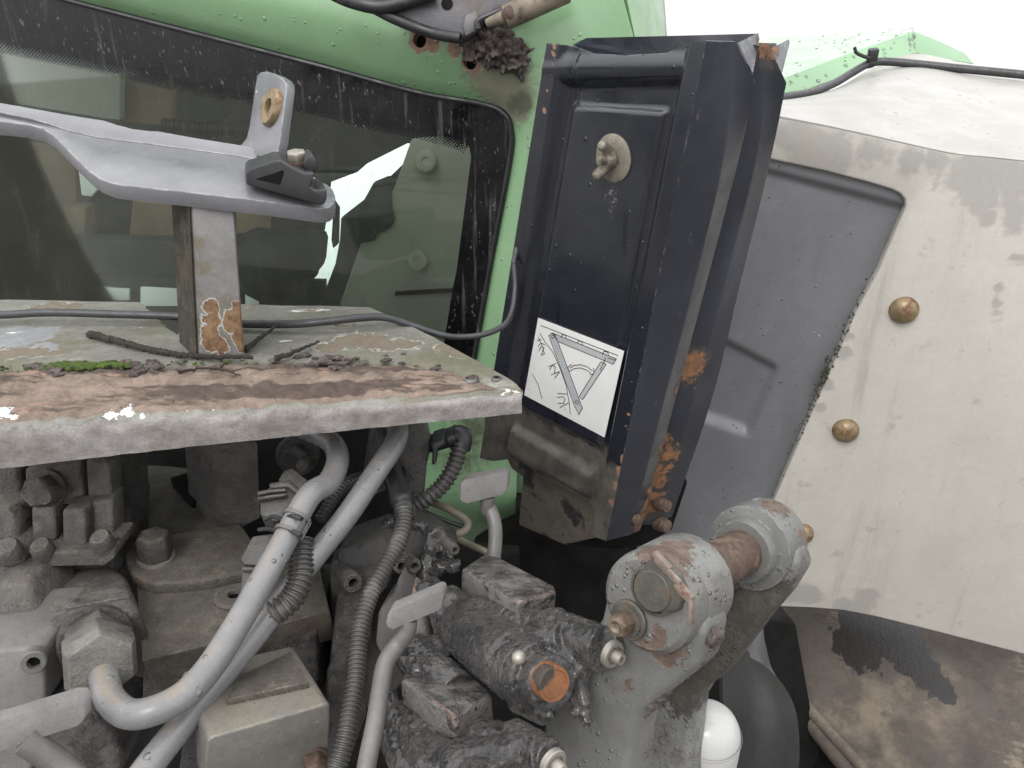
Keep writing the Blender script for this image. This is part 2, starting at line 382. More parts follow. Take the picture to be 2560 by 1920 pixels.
pw = Plane(_b, (_a - _b).cross(V((0, 0, 1))))          # the upright window plane
rows = []
for r, off in ((r0, 0.0), (r1, -.020), (r2, -.036), (r3, -.034), (r4, -.022)):
    rows.append([P(x, y, proj(pw.at(x, y))[2] + off) for x, y in r])
bm = BM(); grid(bm, loftfn(rows), 110, 40); thicken(bm, .012)
# two threaded holes in the bar: cut for real
def holecut(bm, centres):
    me = bpy.data.meshes.new('a'); bmesh.ops.recalc_face_normals(bm, faces=bm.faces); bm.to_mesh(me); bm.free(); o = bpy.data.objects.new('a', me); COL.objects.link(o)
    cut = BM()
    for c, ax, r in centres: cyl(cut, V(c) - V(ax) * .05, V(c) + V(ax) * .05, r, n=20)
    mc = bpy.data.meshes.new('b'); cut.to_mesh(mc); cut.free(); oc = bpy.data.objects.new('b', mc); COL.objects.link(oc)
    md = o.modifiers.new('x', 'BOOLEAN'); md.object = oc; md.operation = 'DIFFERENCE'; md.solver = 'EXACT'
    dg = bpy.context.evaluated_depsgraph_get(); m2 = bpy.data.meshes.new_from_object(o.evaluated_get(dg))
    out = BM(); out.from_mesh(m2)
    for x in (o, oc): bpy.data.objects.remove(x)
    return out
HOLES = [Z1('B', 632, 262), Z1('B', 903, 362)]
fn = loftfn(rows)
def surf_at(px, py, fn=fn):
    best = None
    for i in range(80):
        for j in range(41):
            p = fn(i / 79, j / 40); a, b, d = proj(p); e = (a - px) ** 2 + (b - py) ** 2
            if best is None or e < best[0]: best = (e, p)
    return best[1]
hp = [surf_at(*h) for h in HOLES]
hax = [V((-.25, -.9, .25)).normalized(), V((-.3, -.88, .2)).normalized()]
bm = holecut(bm, [(p, a, .0105) for p, a in zip(hp, hax)])
MUDAT = surf_at(*Z1('B', 1080, 330))
peel = [(hp[0], .021), (hp[0] + V((.02, 0, -.006)), .016), (hp[1], .016), (hp[1] + V((.008, 0, -.010)), .012), (surf_at(*Z1('B', 740, 255)), .009), (surf_at(*Z1('B', 815, 300)), .012)]
grime = [(surf_at(*Z1('B', 1120, 500)), .075), (surf_at(*Z1('B', 1000, 430)), .05), (surf_at(*Z1('B', 1180, 640)), .05)]
lowg = [(surf_at(*Z1('E', 950, 1050)), .08), (surf_at(*Z1('E', 900, 1250)), .1), (surf_at(*Z1('B', 1240, 640)), .035)]
m_cabgreen = mat('cab_green_paint', lin(148, 188, 143, 1.08), .32, var=.08, vscale=6, bump=(.02, 300), drops=.10, dscale=120, coat=.2,
    layers=[(('noise', 9, .62, .2), lin(132, 158, 120, 1.08), .6), (('patch', grime, 90, .9, .05, .5), lin(150, 152, 130, 1.0), .85, .6),
            (('patch', lowg, 60, 1.0, .1, .6), lin(118, 124, 100, .7), .8), (('patchb', peel, 130, 1.1, .0, .05), lin(196, 200, 176), .5, -.1),
            (('patch', peel, 130, 1.1, .13, .05), lin(158, 116, 92), .8, -.3, (lin(186, 160, 138), 90)), (('specks', 60, .05, .2), WHITE, .5)])
mk('cab_frame', bm, m_cabgreen, cab, ang=50)
for p, a in zip(hp, hax):
    bm = BM(); lathe(bm, p - a * .045, a, [(.0112, 0), (.0112, .03)], 20); mk('hole_bottom', bm, m_cavity, cab)
# lower green panel under the window
pl = [[ony(x, y, d) for x, y, d in r] for r in (
    [(1030, 1020, 1.325), (1130, 1030, 1.315), (1200, 1040, 1.305), (1292, 1050, 1.30)],
    [(1030, 1160, 1.30), (1120, 1160, 1.29), (1200, 1165, 1.285), (1292, 1170, 1.28)],
    [(1040, 1260, 1.27), (1130, 1262, 1.265), (1200, 1265, 1.26), (1290, 1270, 1.26)],
    [(1050, 1370, 1.30), (1130, 1372, 1.30), (1200, 1374, 1.29), (1290, 1335, 1.28)])]
bm = BM(); grid(bm, loftfn(pl), 30, 30); thicken(bm, .01); mk('lower_panel', bm, m_cabgreen, cab, ang=50)
# corner pillar up to the roof, two faces
pc = Plane(ony(1300, 80, 1.325), V((.30, -.95, .03)))
f1 = pc.pts([(1250, 95), (1330, -20), (1400, -160), (1535, -160), (1561, 0), (1589, 105), (1650, 420), (1400, 420), (1290, 200)])
bm = BM(); prism(bm, f1, -pc.n * .012 + V((0, .01, 0)))
mk('roof_pillar', bm, m_cabgreen, cab, .003)
a, d_, e_ = pc.at(1536, -160, -.002), pc.at(1590, 105, -.002), pc.at(1651, 420, -.002)
bm = BM(); prism(bm, [a, ony(1650, -160, 1.62), ony(1669, 105, 1.62), ony(1690, 420, 1.62), e_, d_], V((-.01, .02, 0))); mk('roof_pillar', bm, m_cabgreen, cab, .002)
# window: pane, printed border with its dotted fringe, seal
inner = [(-150, -85), (195, 8), (500, 87), (800, 165), (1044, 231), (1200, 259), (1255, 281), (1276, 320), (1274, 400), (1224, 670), (1184, 900), (1155, 1071), (1120, 1300), (-150, 1300)]
gl = MB('tinted_glass')
tr = gl.N.new('ShaderNodeBsdfTransparent'); tr.inputs[0].default_value = (.80, .845, .81, 1)
gs = gl.N.new('ShaderNodeBsdfGlossy'); gs.inputs['Roughness'].default_value = .03; gs.inputs[0].default_value = (1, 1, 1, 1)
df = gl.N.new('ShaderNodeBsdfDiffuse'); df.inputs[0].default_value = lin(150, 150, 135)
fr = gl.N.new('ShaderNodeFresnel'); fr.inputs[0].default_value = 1.5
mx = gl.N.new('ShaderNodeMixShader'); gl.L.new(fr.outputs[0], mx.inputs[0]); gl.L.new(tr.outputs[0], mx.inputs[1]); gl.L.new(gs.outputs[0], mx.inputs[2])
mx2 = gl.N.new('ShaderNodeMixShader')
dust = gl.math('ADD', gl.math('MULTIPLY', gl.mask(('noise', 7, .35, .5, (1, 1, .35))), .07), gl.math('MULTIPLY', gl.mask(('specks', 130, .13, .45)), .7))
dust = gl.math('ADD', dust, gl.math('MULTIPLY', gl.mask(('noise', 60, .56, .1, (1, 1, .12))), .06))
dust = gl.math('ADD', dust, .05, clamp=True)  # even haze of reflected light put into the film, over the dust
gl.L.new(dust, mx2.inputs[0]); gl.L.new(mx.outputs[0], mx2.inputs[1]); gl.L.new(df.outputs[0], mx2.inputs[2]); gl.L.new(mx2.outputs[0], gl.out.inputs[0])
pane = BM(); prism(pane, pw.pts(inner), -pw.n * .005); pane = mk('window_pane', pane, gl.m, cab)
# printed border: band polygon
m_frit = mat('black_glass_border', lin(22, 23, 27, .9), .2, var=.3, vscale=10, bump=(.05, 200),
    layers=[(('noise', 70, .54, .16, (1, 1, .07)), lin(84, 80, 76), .7), (('noise', 150, .60, .08, (1, 1, .45)), lin(118, 110, 102), .9), (('specks', 130, .10, .3, (1, 1, .5)), lin(150, 142, 130), .9)])
band_in = [(-150, 50), (0, 98)] + Z('A', 740, 395, 1500, 565, 2010, 665) + Z('B', 200, 715, 620, 800, 860, 862, 915, 900, 930, 960, 905, 1150, 840, 1659) + Z('E', 815, 200, 745, 640, 690, 1000) + [(1060, 1300)]
band_out = inner[:13]
def resamp2(pl, n):
    L = [0]
    for a, b in zip(pl, pl[1:]): L.append(L[-1] + math.dist(a, b))
    out = []
    for i in range(n + 1):
        s = L[-1] * i / n; j = 0
        while j < len(L) - 2 and L[j + 1] < s: j += 1
        t = (s - L[j]) / (L[j + 1] - L[j]); out.append((pl[j][0] + (pl[j + 1][0] - pl[j][0]) * t, pl[j][1] + (pl[j + 1][1] - pl[j][1]) * t))
    return out
def split_at(pl, c):      # split polyline at the corner point index so both edges line up
    return pl[:c + 1], pl[c:]
bi1, bi2 = split_at(band_in, 8); bo1, bo2 = split_at(band_out, 6)
BI = resamp2(bi1, 60) + resamp2(bi2, 60)[1:]; BO = resamp2(bo1, 60) + resamp2(bo2, 60)[1:]
bm = BM(); va = [bm.verts.new(pw.at(x, y, .0012)) for x, y in BO]; vb = [bm.verts.new(pw.at(x, y, .0012)) for x, y in BI]
for i in range(len(va) - 1): bm.faces.new([va[i], va[i + 1], vb[i + 1], vb[i]])
thicken(bm, .0008); frit = mk('glass_border', bm, m_frit, cab)
# dotted fringe: real printed dots
bm = BM(); fr_n = 165
L1 = resamp2(bi1, fr_n)
for i in range(fr_n):
    if L1[i][0] < -20: continue
    a = pw.at(*L1[i], .001); t = (pw.at(*L1[i + 1], .001) - a).normalized(); dn = (t.cross(pw.n)).normalized()
    if dn.z > 0: dn = -dn
    pit = (pw.at(*L1[i + 1]) - pw.at(*L1[i])).length
    rows_n = 8 if L1[i][0] < 560 else 6
    for k in range(rows_n):
        c = a + dn * (pit * .5 * (k + .1)) + t * (pit * .5 * (k % 2)); rr = pit * (.44 - .038 * k)
        vs = [bm.verts.new(c + (t * math.cos(q * math.pi / 3) + dn * math.sin(q * math.pi / 3)) * rr) for q in range(6)]
        bm.faces.new(vs)
o = mk('dotted_fringe', bm, m_frit, cab); o['kind'] = 'stuff'
seal = [pw.at(x, y, .004) for x, y in inner[:13]]
bm = BM(); tube(bm, seal, .0042, 8, 12); mk('window_seal', bm, m_black, cab)

# --- inside the cab
m_trim = mat('olive_trim', lin(126, 128, 118, 2.7), .8, var=.12, vscale=5, bump=(.05, 200))
m_seat = mat('brown_seat_cloth', lin(122, 106, 90, 1.7), .9, var=.2, vscale=9, bump=(.4, 300))
m_int = mat('dark_interior', lin(36, 46, 52, 1.1), .7, var=.3, vscale=5)
m_pale = mat('pale_panel', (.80, .90, .86, 1), .5, var=.03, vscale=4)  # mint tone stands in for bright outdoors seen through the far panes
def slab(name, pts, d, m, parent, t=.03, bev=.004, back=None, base=None):
    """flat piece at its own distance with thickness; pts in photo points"""
    pp = Plane(V((0, d, 1.5)), V((0, -1, 0)))
    bm = BM(); prism(bm, pp.pts(pts), (-pp.n * t) if back is None else back); return mk(name, bm, m, parent, bev, base=base)
slab('interior_trim', [(985, 470)] + Z('B', 560, 860, 800, 840, 960, 900, 960, 1659) + [(1190, 900), (1160, 1100), (900, 1100), (850, 760), (905, 600)], 1.60, m_trim, cab, .03)
slab('trim_gap', Z('E', 460, 226, 800, 208, 830, 224, 460, 244), 1.585, m_cavity, cab, .012, 0)
for q in ((650, 990), (600, 1600)):
    x, y = Z1('B', *q); bm = BM(); lathe(bm, ony(x, y, 1.592), V((-.2, -1, .3)), [(.021, -.01), (.021, .002), (.017, .004), (.008, .004), (.007, .001)], 24); mk('trim_button', bm, m_trim, cab)
slab('dark_patch_pad', Z('B', 225, 1310, 330, 1120, 430, 1080, 445, 1300, 460, 1350, 430, 1400, 345, 1440, 340, 1480, 225, 1500), 1.59, m_int, cab, .012)  # flat dark hand-shaped pad before the trim
slab('rear_wall', [(-400, -200), (1300, -200), (1300, 235), (1042, 364)] + Z('B', 540, 880, 290, 1005, 230, 1058, 60, 1122) + [(816, 530), (803, 612), (792, 690), (752, 728), (745, 770), (740, 900), (-400, 900)], 2.5, m_int, cab, .03)
slab('side_pillar', [(1034, 370), (1036, 384), (934, 482), (852, 546), (849, 600), (838, 660), (806, 742), (786, 790), (786, 900), (1300, 900), (1300, 200), (1100, 250)], 2.3, m_int, cab, .03)
slab('door_post', [(834, 500), (848, 520), (846, 610), (832, 622), (828, 600)], 2.6, m_int, cab, .02)
slab('interior_trim', Z('A', 50, 340, 740, 460, 735, 740, 640, 730, 0, 620, 0, 330), 2.0, m_trim, cab, .03)
slab('interior_trim', Z('A', 745, 490, 1060, 560, 1060, 780, 745, 745), 2.05, m_seat, cab, .03)
bm = BM(); conduit(bm, [PZ('A', x, y, 1.85) for x, y in ((1000, 770), (1250, 790), (1560, 800), (1700, 820))], R(45, 1.85), .0085); mk('heater_hose', bm, m_rubber, cab)
bm = BM(); conduit(bm, [PZ('A', x, y, 1.9) for x, y in ((2000, 770), (1900, 900), (1850, 1000))], R(35, 1.7), .009); mk('heater_hose', bm, m_rubber, cab)
seat = thing('driver_seat', 'brown cloth seat with dark bars behind the dirty cab glass', 'seat', P(250, 800, 2.0))
slab('seat_back', Z('A', 90, 880, 470, 930, 470, 1250, 140, 1240), 2.0, m_seat, seat, .06, .012)
slab('seat_back', Z('A', 145, 1255, 530, 1270, 520, 1480, 130, 1470), 1.96, m_seat, seat, .06, .012)
slab('headrest', Z('A', 810, 1170, 1100, 1200, 1090, 1500, 780, 1500), 2.02, m_seat, seat, .06, .012)
slab('seat_side', Z('A', 1440, 1290, 1640, 1300, 1620, 1560, 1450, 1560), 2.05, m_seat, seat, .06, .012)
slab('seat_frame', Z('A', 560, 1160, 830, 1190, 800, 1500, 530, 1490), 2.08, m_int, seat, .04, .006)
slab('arm_rest', Z('D', -50, -120, 1100, -100, 2000, -140, 1980, 80, 1830, 200, 1490, 200, 1100, 150, 0, 110), 1.9, m_int, seat, .06, .02)
sills = [(0, 150, 430, 255, 0), (240, 150, 430, 260, 1), (520, 190, 795, 275, 1), (860, 190, 1100, 310, 1), (1505, 225, 1590, 300, 1)]
slab('window_sill', Z('D', -100, 110, 2000, 150, 2000, 330, -100, 330), 2.42, m_int, cab, .02, 0)
for i, (x0, y0, x1, y1, k) in enumerate(sills):
    slab('sill_pane', Z('D', x0, y0, x1, y0 + 12, x1, y1, x0, y1), 2.40, m_pale if k else m_trim, cab, .01, .004)
bm = BM(); blob(bm, PZ('D', 1640, 60, 2.0), (.088, .07, .1), 3, .08, 8); mk('steering_column', bm, m_int, cab)
# bright strip: added pale panel standing in for the bright view through the far door
pf = plane3((900, 400, 4.1), (1100, 400, 4.0), (900, 800, 3.3))
bm = BM(); prism(bm, pf.pts([(560, 330), (1100, 300), (1120, 780), (720, 900), (560, 800)]), -pf.n * .05)
mk('bright_outdoor_panel', bm, m_pale, cab)
bm = BM(); prism(bm, pf.pts(Z('A', 1440, 640, 1560, 590, 1600, 640, 1560, 730, 1430, 715), .05), -pf.n * .03); mk('bright_outdoor_panel', bm, m_pale, cab)
slab('door_glass_edge', Z('A', 480, 1040, 620, 1140, 560, 1210, 500, 1200), 1.9, m_pale, cab, .01, .002)

bm = BM(); prism(bm, [V((-1.6, 1.42, 2.32)), V((.45, 1.42, 2.32)), V((.45, 2.7, 2.32)), V((-1.6, 2.7, 2.32))], V((0, 0, .06))); mk('unseen_roof', bm, m_cabgreen, cab, .01)  # slab out of view, added to keep the cab interior dark

# --- black hinge frame and strut above the bar
hng = thing('window_hinge', 'black sheet metal window hinge with grimy strut end above the green bar', 'hinge', PZ('B', 800, 150, 1.18))
ph = Plane(ony(1100, 60, 1.27), V((-.12, -.97, .2)))
m_hinge = mat('grimy_black_sheet', lin(108, 106, 110, 1.2), .4, grit=.15, var=.3, vscale=14, bump=(.2, 200), layers=[(('noise', 14, .52, .12), lin(126, 118, 112), .8), (('noise', 40, .58, .1), lin(56, 50, 45), .9), (('specks', 120, .14, .4), lin(130, 124, 116), .8)])
bm = BM(); prism(bm, ph.pts(Z('B', 420, 55, 470, 110, 700, 205, 850, 230, 890, 228, 965, 185, 985, 135, 1050, 95, 1250, 20, 1330, -80, 500, -120)), -ph.n * .03)
mk('hinge_plate', bm, m_hinge, hng, .006, 3)
bm = BM(); tube(bm, [ph.at(x, y, .012) for x, y in Z('B', 60, -50, 170, 0, 310, 38, 400, 42, 520, 15, 700, -40)], .010, 12); mk('frame_tube', bm, m_black, hng)
bm = BM(); tube(bm, [ph.at(x, y, .005) for x, y in Z('B', 330, 50, 470, 120, 680, 200, 860, 235)], .008, 12); mk('lower_edge', bm, m_black, hng)
bm = BM(); prism(bm, ph.pts(Z('B', 885, 95, 960, 60, 985, 130, 965, 185, 890, 228, 875, 160), .008), -ph.n * .02); mk('hinge_lug', bm, m_hinge, hng, .004)
bm = BM(); lathe(bm, ph.at(*Z1('B', 780, 22), .001), ph.n, [(.0085, -.006), (.0085, .0006)], 20); mk('slot', bm, m_cavity, hng)
m_strut = mat('grimy_strut', lin(140, 128, 112), .6, var=.3, vscale=30, layers=[(('noise', 40, .52, .15), lin(88, 78, 68), .8)])
bm = BM(); cyl(bm, ph.at(*Z1('B', 1140, 110), .02), ph.at(*Z1('B', 1520, -60), .02), .0165); mk('strut_rod', bm, m_strut, hng, .002)
bm = BM(); blob(bm, ph.at(*Z1('B', 1165, 85), .028), (.012, .011, .012), 3, .05, 30); mk('ball_end', bm, m_rust, hng)
bm = BM(); cyl(bm, ph.at(*Z1('B', 1140, 100), .022), ph.at(*Z1('B', 1020, 145), .018), .010, .006); mk('ball_pin', bm, m_strut, hng, .002)
bm = BM(); tube(bm, [ph.at(x, y, .018) for x, y in Z('B', 970, 180, 975, 130, 1050, 90, 1120, 60)], .005, 8); mk('clip', bm, m_black, hng)
# mud clump
bm = BM()
for q, r in (((930, 250), .022), ((1000, 250), .030), ((1070, 240), .03), ((1080, 310), .034), ((1140, 330), .03), ((1160, 240), .018), ((1190, 340), .026), ((1225, 300), .017), ((1210, 400), .022), ((960, 300), .022), ((1130, 380), .02), ((1235, 370), .014)):
    c = surf_at(*Z1('B', *q)); blob(bm, c + V((-.02, -.09, .02)).normalized() * .003, r * .78, 2, .2, 40)
o = gunk('mud_clump', bm, m_mud, None, .0026, .0105, 120, 1.3, smooth=0); props(o, 'crumbly brown mud clump stuck on the green bar end', 'mud')

# ================================================================== DECK (steel shelf)
ZD = 1.65
def onz(px, py, z=ZD):
    r = ray(px, py); return C0 + r * ((z - C0.z) / r.z)
def ony(px, py, y):
    r = ray(px, py); return C0 + r * (y / r.y)
deck = thing('steel_shelf', 'rusty grey steel shelf with peeling paint in front of the cab window', 'shelf', onz(600, 1000))
yb = [(-200, 748), (0, 748), (350, 756), (800, 765), (922, 768), (1028, 815), (1085, 843), (1207, 911), (1294, 958), (1304, 966)]
yf = [(-200, 1070), (0, 1059), (244, 1039), (610, 1020), (800, 1003), (1085, 985), (1268, 967), (1304, 968)]
yl = [(-200, 1192), (0, 1172), (447, 1120), (900, 1073), (1207, 1043), (1304, 1033)]
seam = [(-200, 930), (0, 925), (300, 915), (700, 903), (800, 905), (1000, 905), (1120, 925), (1250, 962), (1304, 966)]
bm = BM(); lw = bm.verts.layers.float.new('wear'); lp = bm.verts.layers.float.new('lip')
NX = 240; NT = 70; cols = []
notch = Z('D', 865, 250, 865, 288, 925, 345, 985, 400, 1040, 455, 1085, 478, 1190, 470, 1190, 250)
def inpoly(x, y, pl):
    c = False; j = len(pl) - 1
    for i in range(len(pl)):
        if (pl[i][1] > y) != (pl[j][1] > y) and x < (pl[j][0] - pl[i][0]) * (y - pl[i][1]) / (pl[j][1] - pl[i][1]) + pl[i][0]: c = not c
        j = i
    return c
for i in range(NX + 1):
    x = -200 + (1304 + 200) * i / NX; col = []
    a, b, l, sm = interp(yb, x), interp(yf, x), interp(yl, x), interp(seam, x)
    b = max(b, a + 1.5)
    for j in range(NT + 1):
        t = j / NT; y = a + (b - a) * t; p = onz(x, y)
        w = sstep(sm - 14, sm + 14, y) * (1 - .55 * sstep(1090, 1300, x))
        p.z += -.004 * math.exp(-((y - sm) / 9) ** 2) + w * (.0035 * noise.fractal(p * 55, 1, 2, 5) + .002 * (abs(noise.noise(p * V((18, 40, 1)) * 1.0)) > .35))
        p.z += .0012 * noise.fractal(p * 9, 1, 2, 3)
        if t > .9: p.z -= .006 * ((t - .9) / .1) ** 2.2 * (1 if x < 1280 else .3)
        v = bm.verts.new(p); v[lw] = w * (1 - .8 * sstep(.93, 1.0, t)); v[lp] = 0; col.append(v)
    pf_ = col[-1].co.copy(); pb = ony(x, l, pf_.y - .004)
    for j in range(1, 13):
        t = j / 12; p = pf_.lerp(pb, t); p.y -= .004 * math.sin(min(1, t * 3) * math.pi / 2) - .004 * t
        p.y += .0012 * noise.fractal(p * 60, 1, 2, 4)
        v = bm.verts.new(p); v[lw] = 0; v[lp] = sstep(0, .12, t); col.append(v)
    cols.append(col)
for i in range(NX):
    for j in range(NT + 12):
        q = [cols[i][j], cols[i + 1][j], cols[i + 1][j + 1], cols[i][j + 1]]
        cx, cy, _ = proj(sum((v.co for v in q), V()) / 4)
        if j < NT and inpoly(cx, cy, notch): continue
        bm.faces.new(q)
bmesh.ops.delete(bm, geom=[v for v in bm.verts if not v.link_faces], context='VERTS')
# corner returns round the right end
thicken(bm, .006)
flk = [(onz(*Z1('D', x, y)), r) for x, y, r in ((20, 960, .016), (60, 975, .012), (680, 960, .016), (760, 950, .015), (860, 965, .008), (1140, 950, .008), (1300, 935, .007))]
flk += [(onz(*Z1('E', x, y)), r) for x, y, r in ((560, 865, .008), (480, 870, .007), (640, 880, .006), (900, 960, .006))]
edg = [(onz(*Z1('E', x, y)), r) for x, y, r in ((60, 560, .022), (200, 525, .03), (300, 530, .03), (420, 540, .024), (520, 540, .02), (760, 570, .018), (850, 600, .014), (1215, 830, .012), (1200, 870, .012), (1230, 930, .014))]
edg += [(onz(*Z1('D', x, y)), r) for x, y, r in ((0, 600, .020), (100, 600, .02), (230, 590, .02), (350, 590, .012), (330, 305, .022), (440, 310, .018), (250, 320, .02))]
gry = [(onz(*Z1('D', x, y)), r) for x, y, r in ((0, 500, .05), (150, 500, .045), (280, 560, .02))]
m_deck = mat('peeling_deck_paint', lin(142, 141, 132), .5, grit=.2, var=.16, vscale=12, bump=(.25, 260), bump2=(.3, 50), rvar=.2,
    layers=[(('noise', 10, .48, .15, (.5, 1, 1)), lin(122, 120, 100), .6), (('noise', 24, .60, .1, (.35, 1, 1)), lin(172, 172, 162), .5), (('patch', gry, 50, .8, .1, .2), lin(160, 162, 164), .4),
            (('noise', 34, .645, .02, (.28, 1, 1)), WHITE, .6, .1), (('noise', 34, .675, .02, (.28, 1, 1)), lin(140, 122, 98), .7),
            (('patchb', edg, 80, 2.0, .06, .05), lin(196, 194, 184), .6), (('patch', edg, 80, 2.0, .19, .08), lin(138, 118, 100), .8, -.2, (lin(128, 126, 112), 60)),
            (('attr', 'wear', 45, .7, .35, .22, (.4, 1, 1)), lin(116, 101, 90, 1.05), .9, .6, (lin(160, 142, 128, 1.05), 24)),
            (('attr', 'wear', 30, 1.6, .95, .12, (.22, 1, 1)), lin(80, 68, 61), .9, .3, (lin(108, 92, 82), 60)), (('attr', 'wear', 38, 1.8, 1.12, .1, (.3, 1, 1)), lin(160, 134, 116, 1.05), .85, .0),
            (('attr', 'lip', 30, .9, .35, .2), lin(156, 152, 149, 1.2), .5, .0, (lin(132, 125, 120, 1.15), 26)), (('attr', 'lip', 55, 2.2, 1.62, .1), lin(92, 84, 78), .8),
            (('patch', flk, 110, 2.6, .42, .12), (.60, .60, .59, 1), .5, .3),
            (('specks', 110, .10, .35), lin(84, 76, 70), .8), (('specks', 70, .07, .12), WHITE, .7)])
mk('shelf_plate', bm, m_deck, deck, ang=60)
# bolt holes on the right end
for q, r in (((925, 757), .0048), ((1085, 752), .0036)):
    p = onz(*Z1('E', *q)); b2 = BM(); lathe(b2, p + V((0, 0, -.004)), V((0, 0, 1)), [(r * 1.7, .0030), (r * 1.3, .0060), (r, .0058), (r * .95, .0050)], 22, cap=False); hr = mk('bolt_hole', b2, m_handle, deck)
    b2 = BM(); lathe(b2, p + V((0, 0, -.004)), V((0, 0, 1)), [(r * .96, .004), (r * .96, .0051)], 22); mk('hole_bottom', b2, m_cavity, hr)
# moss, debris, twigs
bm = BM(); random.seed(3)
for i in range(520):
    x = random.uniform(-40, 640) if i % 3 else random.uniform(130, 340); s = interp(seam, x)
    dens = .15 + .85 * math.exp(-((x - 200) / 110) ** 2)
    if random.random() > dens: continue
    p = onz(x, s + random.gauss(0, 4) - 2); r = random.uniform(.0016, .0036) * (.5 + .7 * dens)
    blob(bm, p + V((0, 0, r * .3)), (r * 1.3, r, r * .75), 1, .5, 120)
o = mk('moss', bm, m_moss, base=onz(220, 915), ang=30); props(o, 'bright green moss strip along the seam of the rusty shelf', 'moss', kind='stuff')
bm = BM()
for i in range(90):
    x = random.choice([random.gauss(120, 30), random.gauss(350, 25), random.gauss(820, 70), random.uniform(400, 1200)]); s = interp(seam, x)
    p = onz(x, s + random.gauss(0, 8)); r = random.uniform(.002, .0055); blob(bm, p + V((0, 0, r * .2)), (r * 1.6, r, r * .6), 1, .6, 150)
o = mk('bark_debris', bm, m_mud, base=onz(600, 910), ang=30); props(o, 'dark crumbs of soil scattered along the shelf seam', 'debris', kind='stuff')
def twig(pts, r, label, side=()):
    p3 = [onz(x, y) + V((0, 0, .004 + h)) for x, y, h in pts]
    bm = BM(); c = resample(catmull(p3, 10), .003)
    for k in range(1, len(c) - 1): c[k] = c[k] + V((random.gauss(0, .0005), random.gauss(0, .0005), random.gauss(0, .0006)))
    tube(bm, c, r, 7, rf=lambda i, f: (r * (1 - .55 * f)) * (1 + .25 * random.random()), raw=True)
    for k in range(0, len(c) - 2, 4):
        if random.random() < .5: cyl(bm, c[k], c[k] + V((random.gauss(0, .004), random.gauss(0, .003), random.uniform(.001, .004))), .0007, .0003, 5)
    o = mk('twig', bm, m_bark, base=p3[0]); props(o, label, 'twig', 'twigs on the rusty shelf')
k = lambda *c: [(x, y, h) for (x, y), h in zip(Z('D', *c[0]), c[1])]
twig(k((555, 500, 700, 545, 850, 580, 980, 605, 1150, 635, 1350, 650, 1560, 655), (0, .002, .001, .0, .001, .002, .002)), .0042, 'long dark knobbly twig curving past the foot of the square post')
twig(k((1510, 605, 1600, 545, 1680, 495, 1725, 465), (.001, .004, .006, .008)), .003, 'pale straight twig pointing up beside the square post')
twig(k((1690, 650, 1800, 625, 1900, 585, 1965, 565), (0, .002, .003, .004)), .0028, 'short thin dark twig right of the post with a forked end')
twig(k((1100, 735, 1250, 715, 1350, 722, 1480, 755), (0, .001, .001, 0)), .0016, 'hair thin dark root lying on the brown rust')

# ================================================================== BRACKET on its post
br = thing('steel_bracket', 'grey steel bracket on a square post with upright eye tab and black rubber block', 'bracket', onz(551, 884))
yp = onz(551, 884).y
m_brk = mat('bracket_grey_paint', lin(146, 147, 152, .85), .32, edge=(lin(205, 203, 198), .0025, .42), grit=.06, var=.1, vscale=9, bump=(.05, 260),  # edge colour paints the highlight on the tab's edges
    layers=[(('noise', 12, .58, .2, (.4, 1, 1)), lin(165, 166, 170, .9), .3), (('specks', 55, .10, .14, (.5, 1, 1)), WHITE, .6), (('specks', 130, .1, .1), lin(70, 66, 64), .7), (('noise', 26, .68, .04), lin(108, 98, 88), .7)])
# post
yq = yp - .0
plf = Plane(V((0, yp, 1.7)), V((.05, -1, 0)))
q = plf.pts(Z('D', 1215, 640, 1512, 640) + Z('A', 1440, 1180, 1165, 1180))
plow = [(onz(*Z1('D', x, y)), r) for x, y, r in ((1270, 560, .02),)]
sf = lambda x, y: plf.at(*Z1('D', x, y))
pp1 = [(sf(x, y), r) for x, y, r in ((1285, 320, .010), (1300, 400, .012), (1290, 470, .013), (1310, 530, .014), (1350, 560, .010), (1440, 380, .012), (1450, 430, .013), (1480, 500, .011), (1470, 330, .010), (1490, 560, .008))]
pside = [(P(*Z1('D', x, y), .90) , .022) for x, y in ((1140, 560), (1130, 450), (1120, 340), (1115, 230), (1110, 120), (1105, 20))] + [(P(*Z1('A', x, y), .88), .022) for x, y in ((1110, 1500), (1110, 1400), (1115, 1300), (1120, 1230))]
m_post = mat('post_paint', lin(146, 144, 144), .5, var=.12, vscale=14, bump=(.15, 220),
    layers=[(('noise', 13, .5, .14), lin(126, 120, 106), .7), (('noise', 30, .6, .1), lin(104, 100, 76), .8), (('specks', 120, .12, .3), lin(95, 85, 76), .8),
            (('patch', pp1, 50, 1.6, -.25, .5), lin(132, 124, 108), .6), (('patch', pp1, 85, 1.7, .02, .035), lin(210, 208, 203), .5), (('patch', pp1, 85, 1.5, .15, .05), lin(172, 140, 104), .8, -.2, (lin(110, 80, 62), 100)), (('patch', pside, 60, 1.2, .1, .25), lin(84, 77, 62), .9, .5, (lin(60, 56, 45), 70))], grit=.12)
side = plf.at(*Z1('D', 1112, 560)) ; 
back = P(*Z1('D', 1105, 300), .93) - P(*Z1('D', 1205, 320), .875)
bm = BM(); prism(bm, q, back); mk('post', bm, m_post, br, .006, 3)
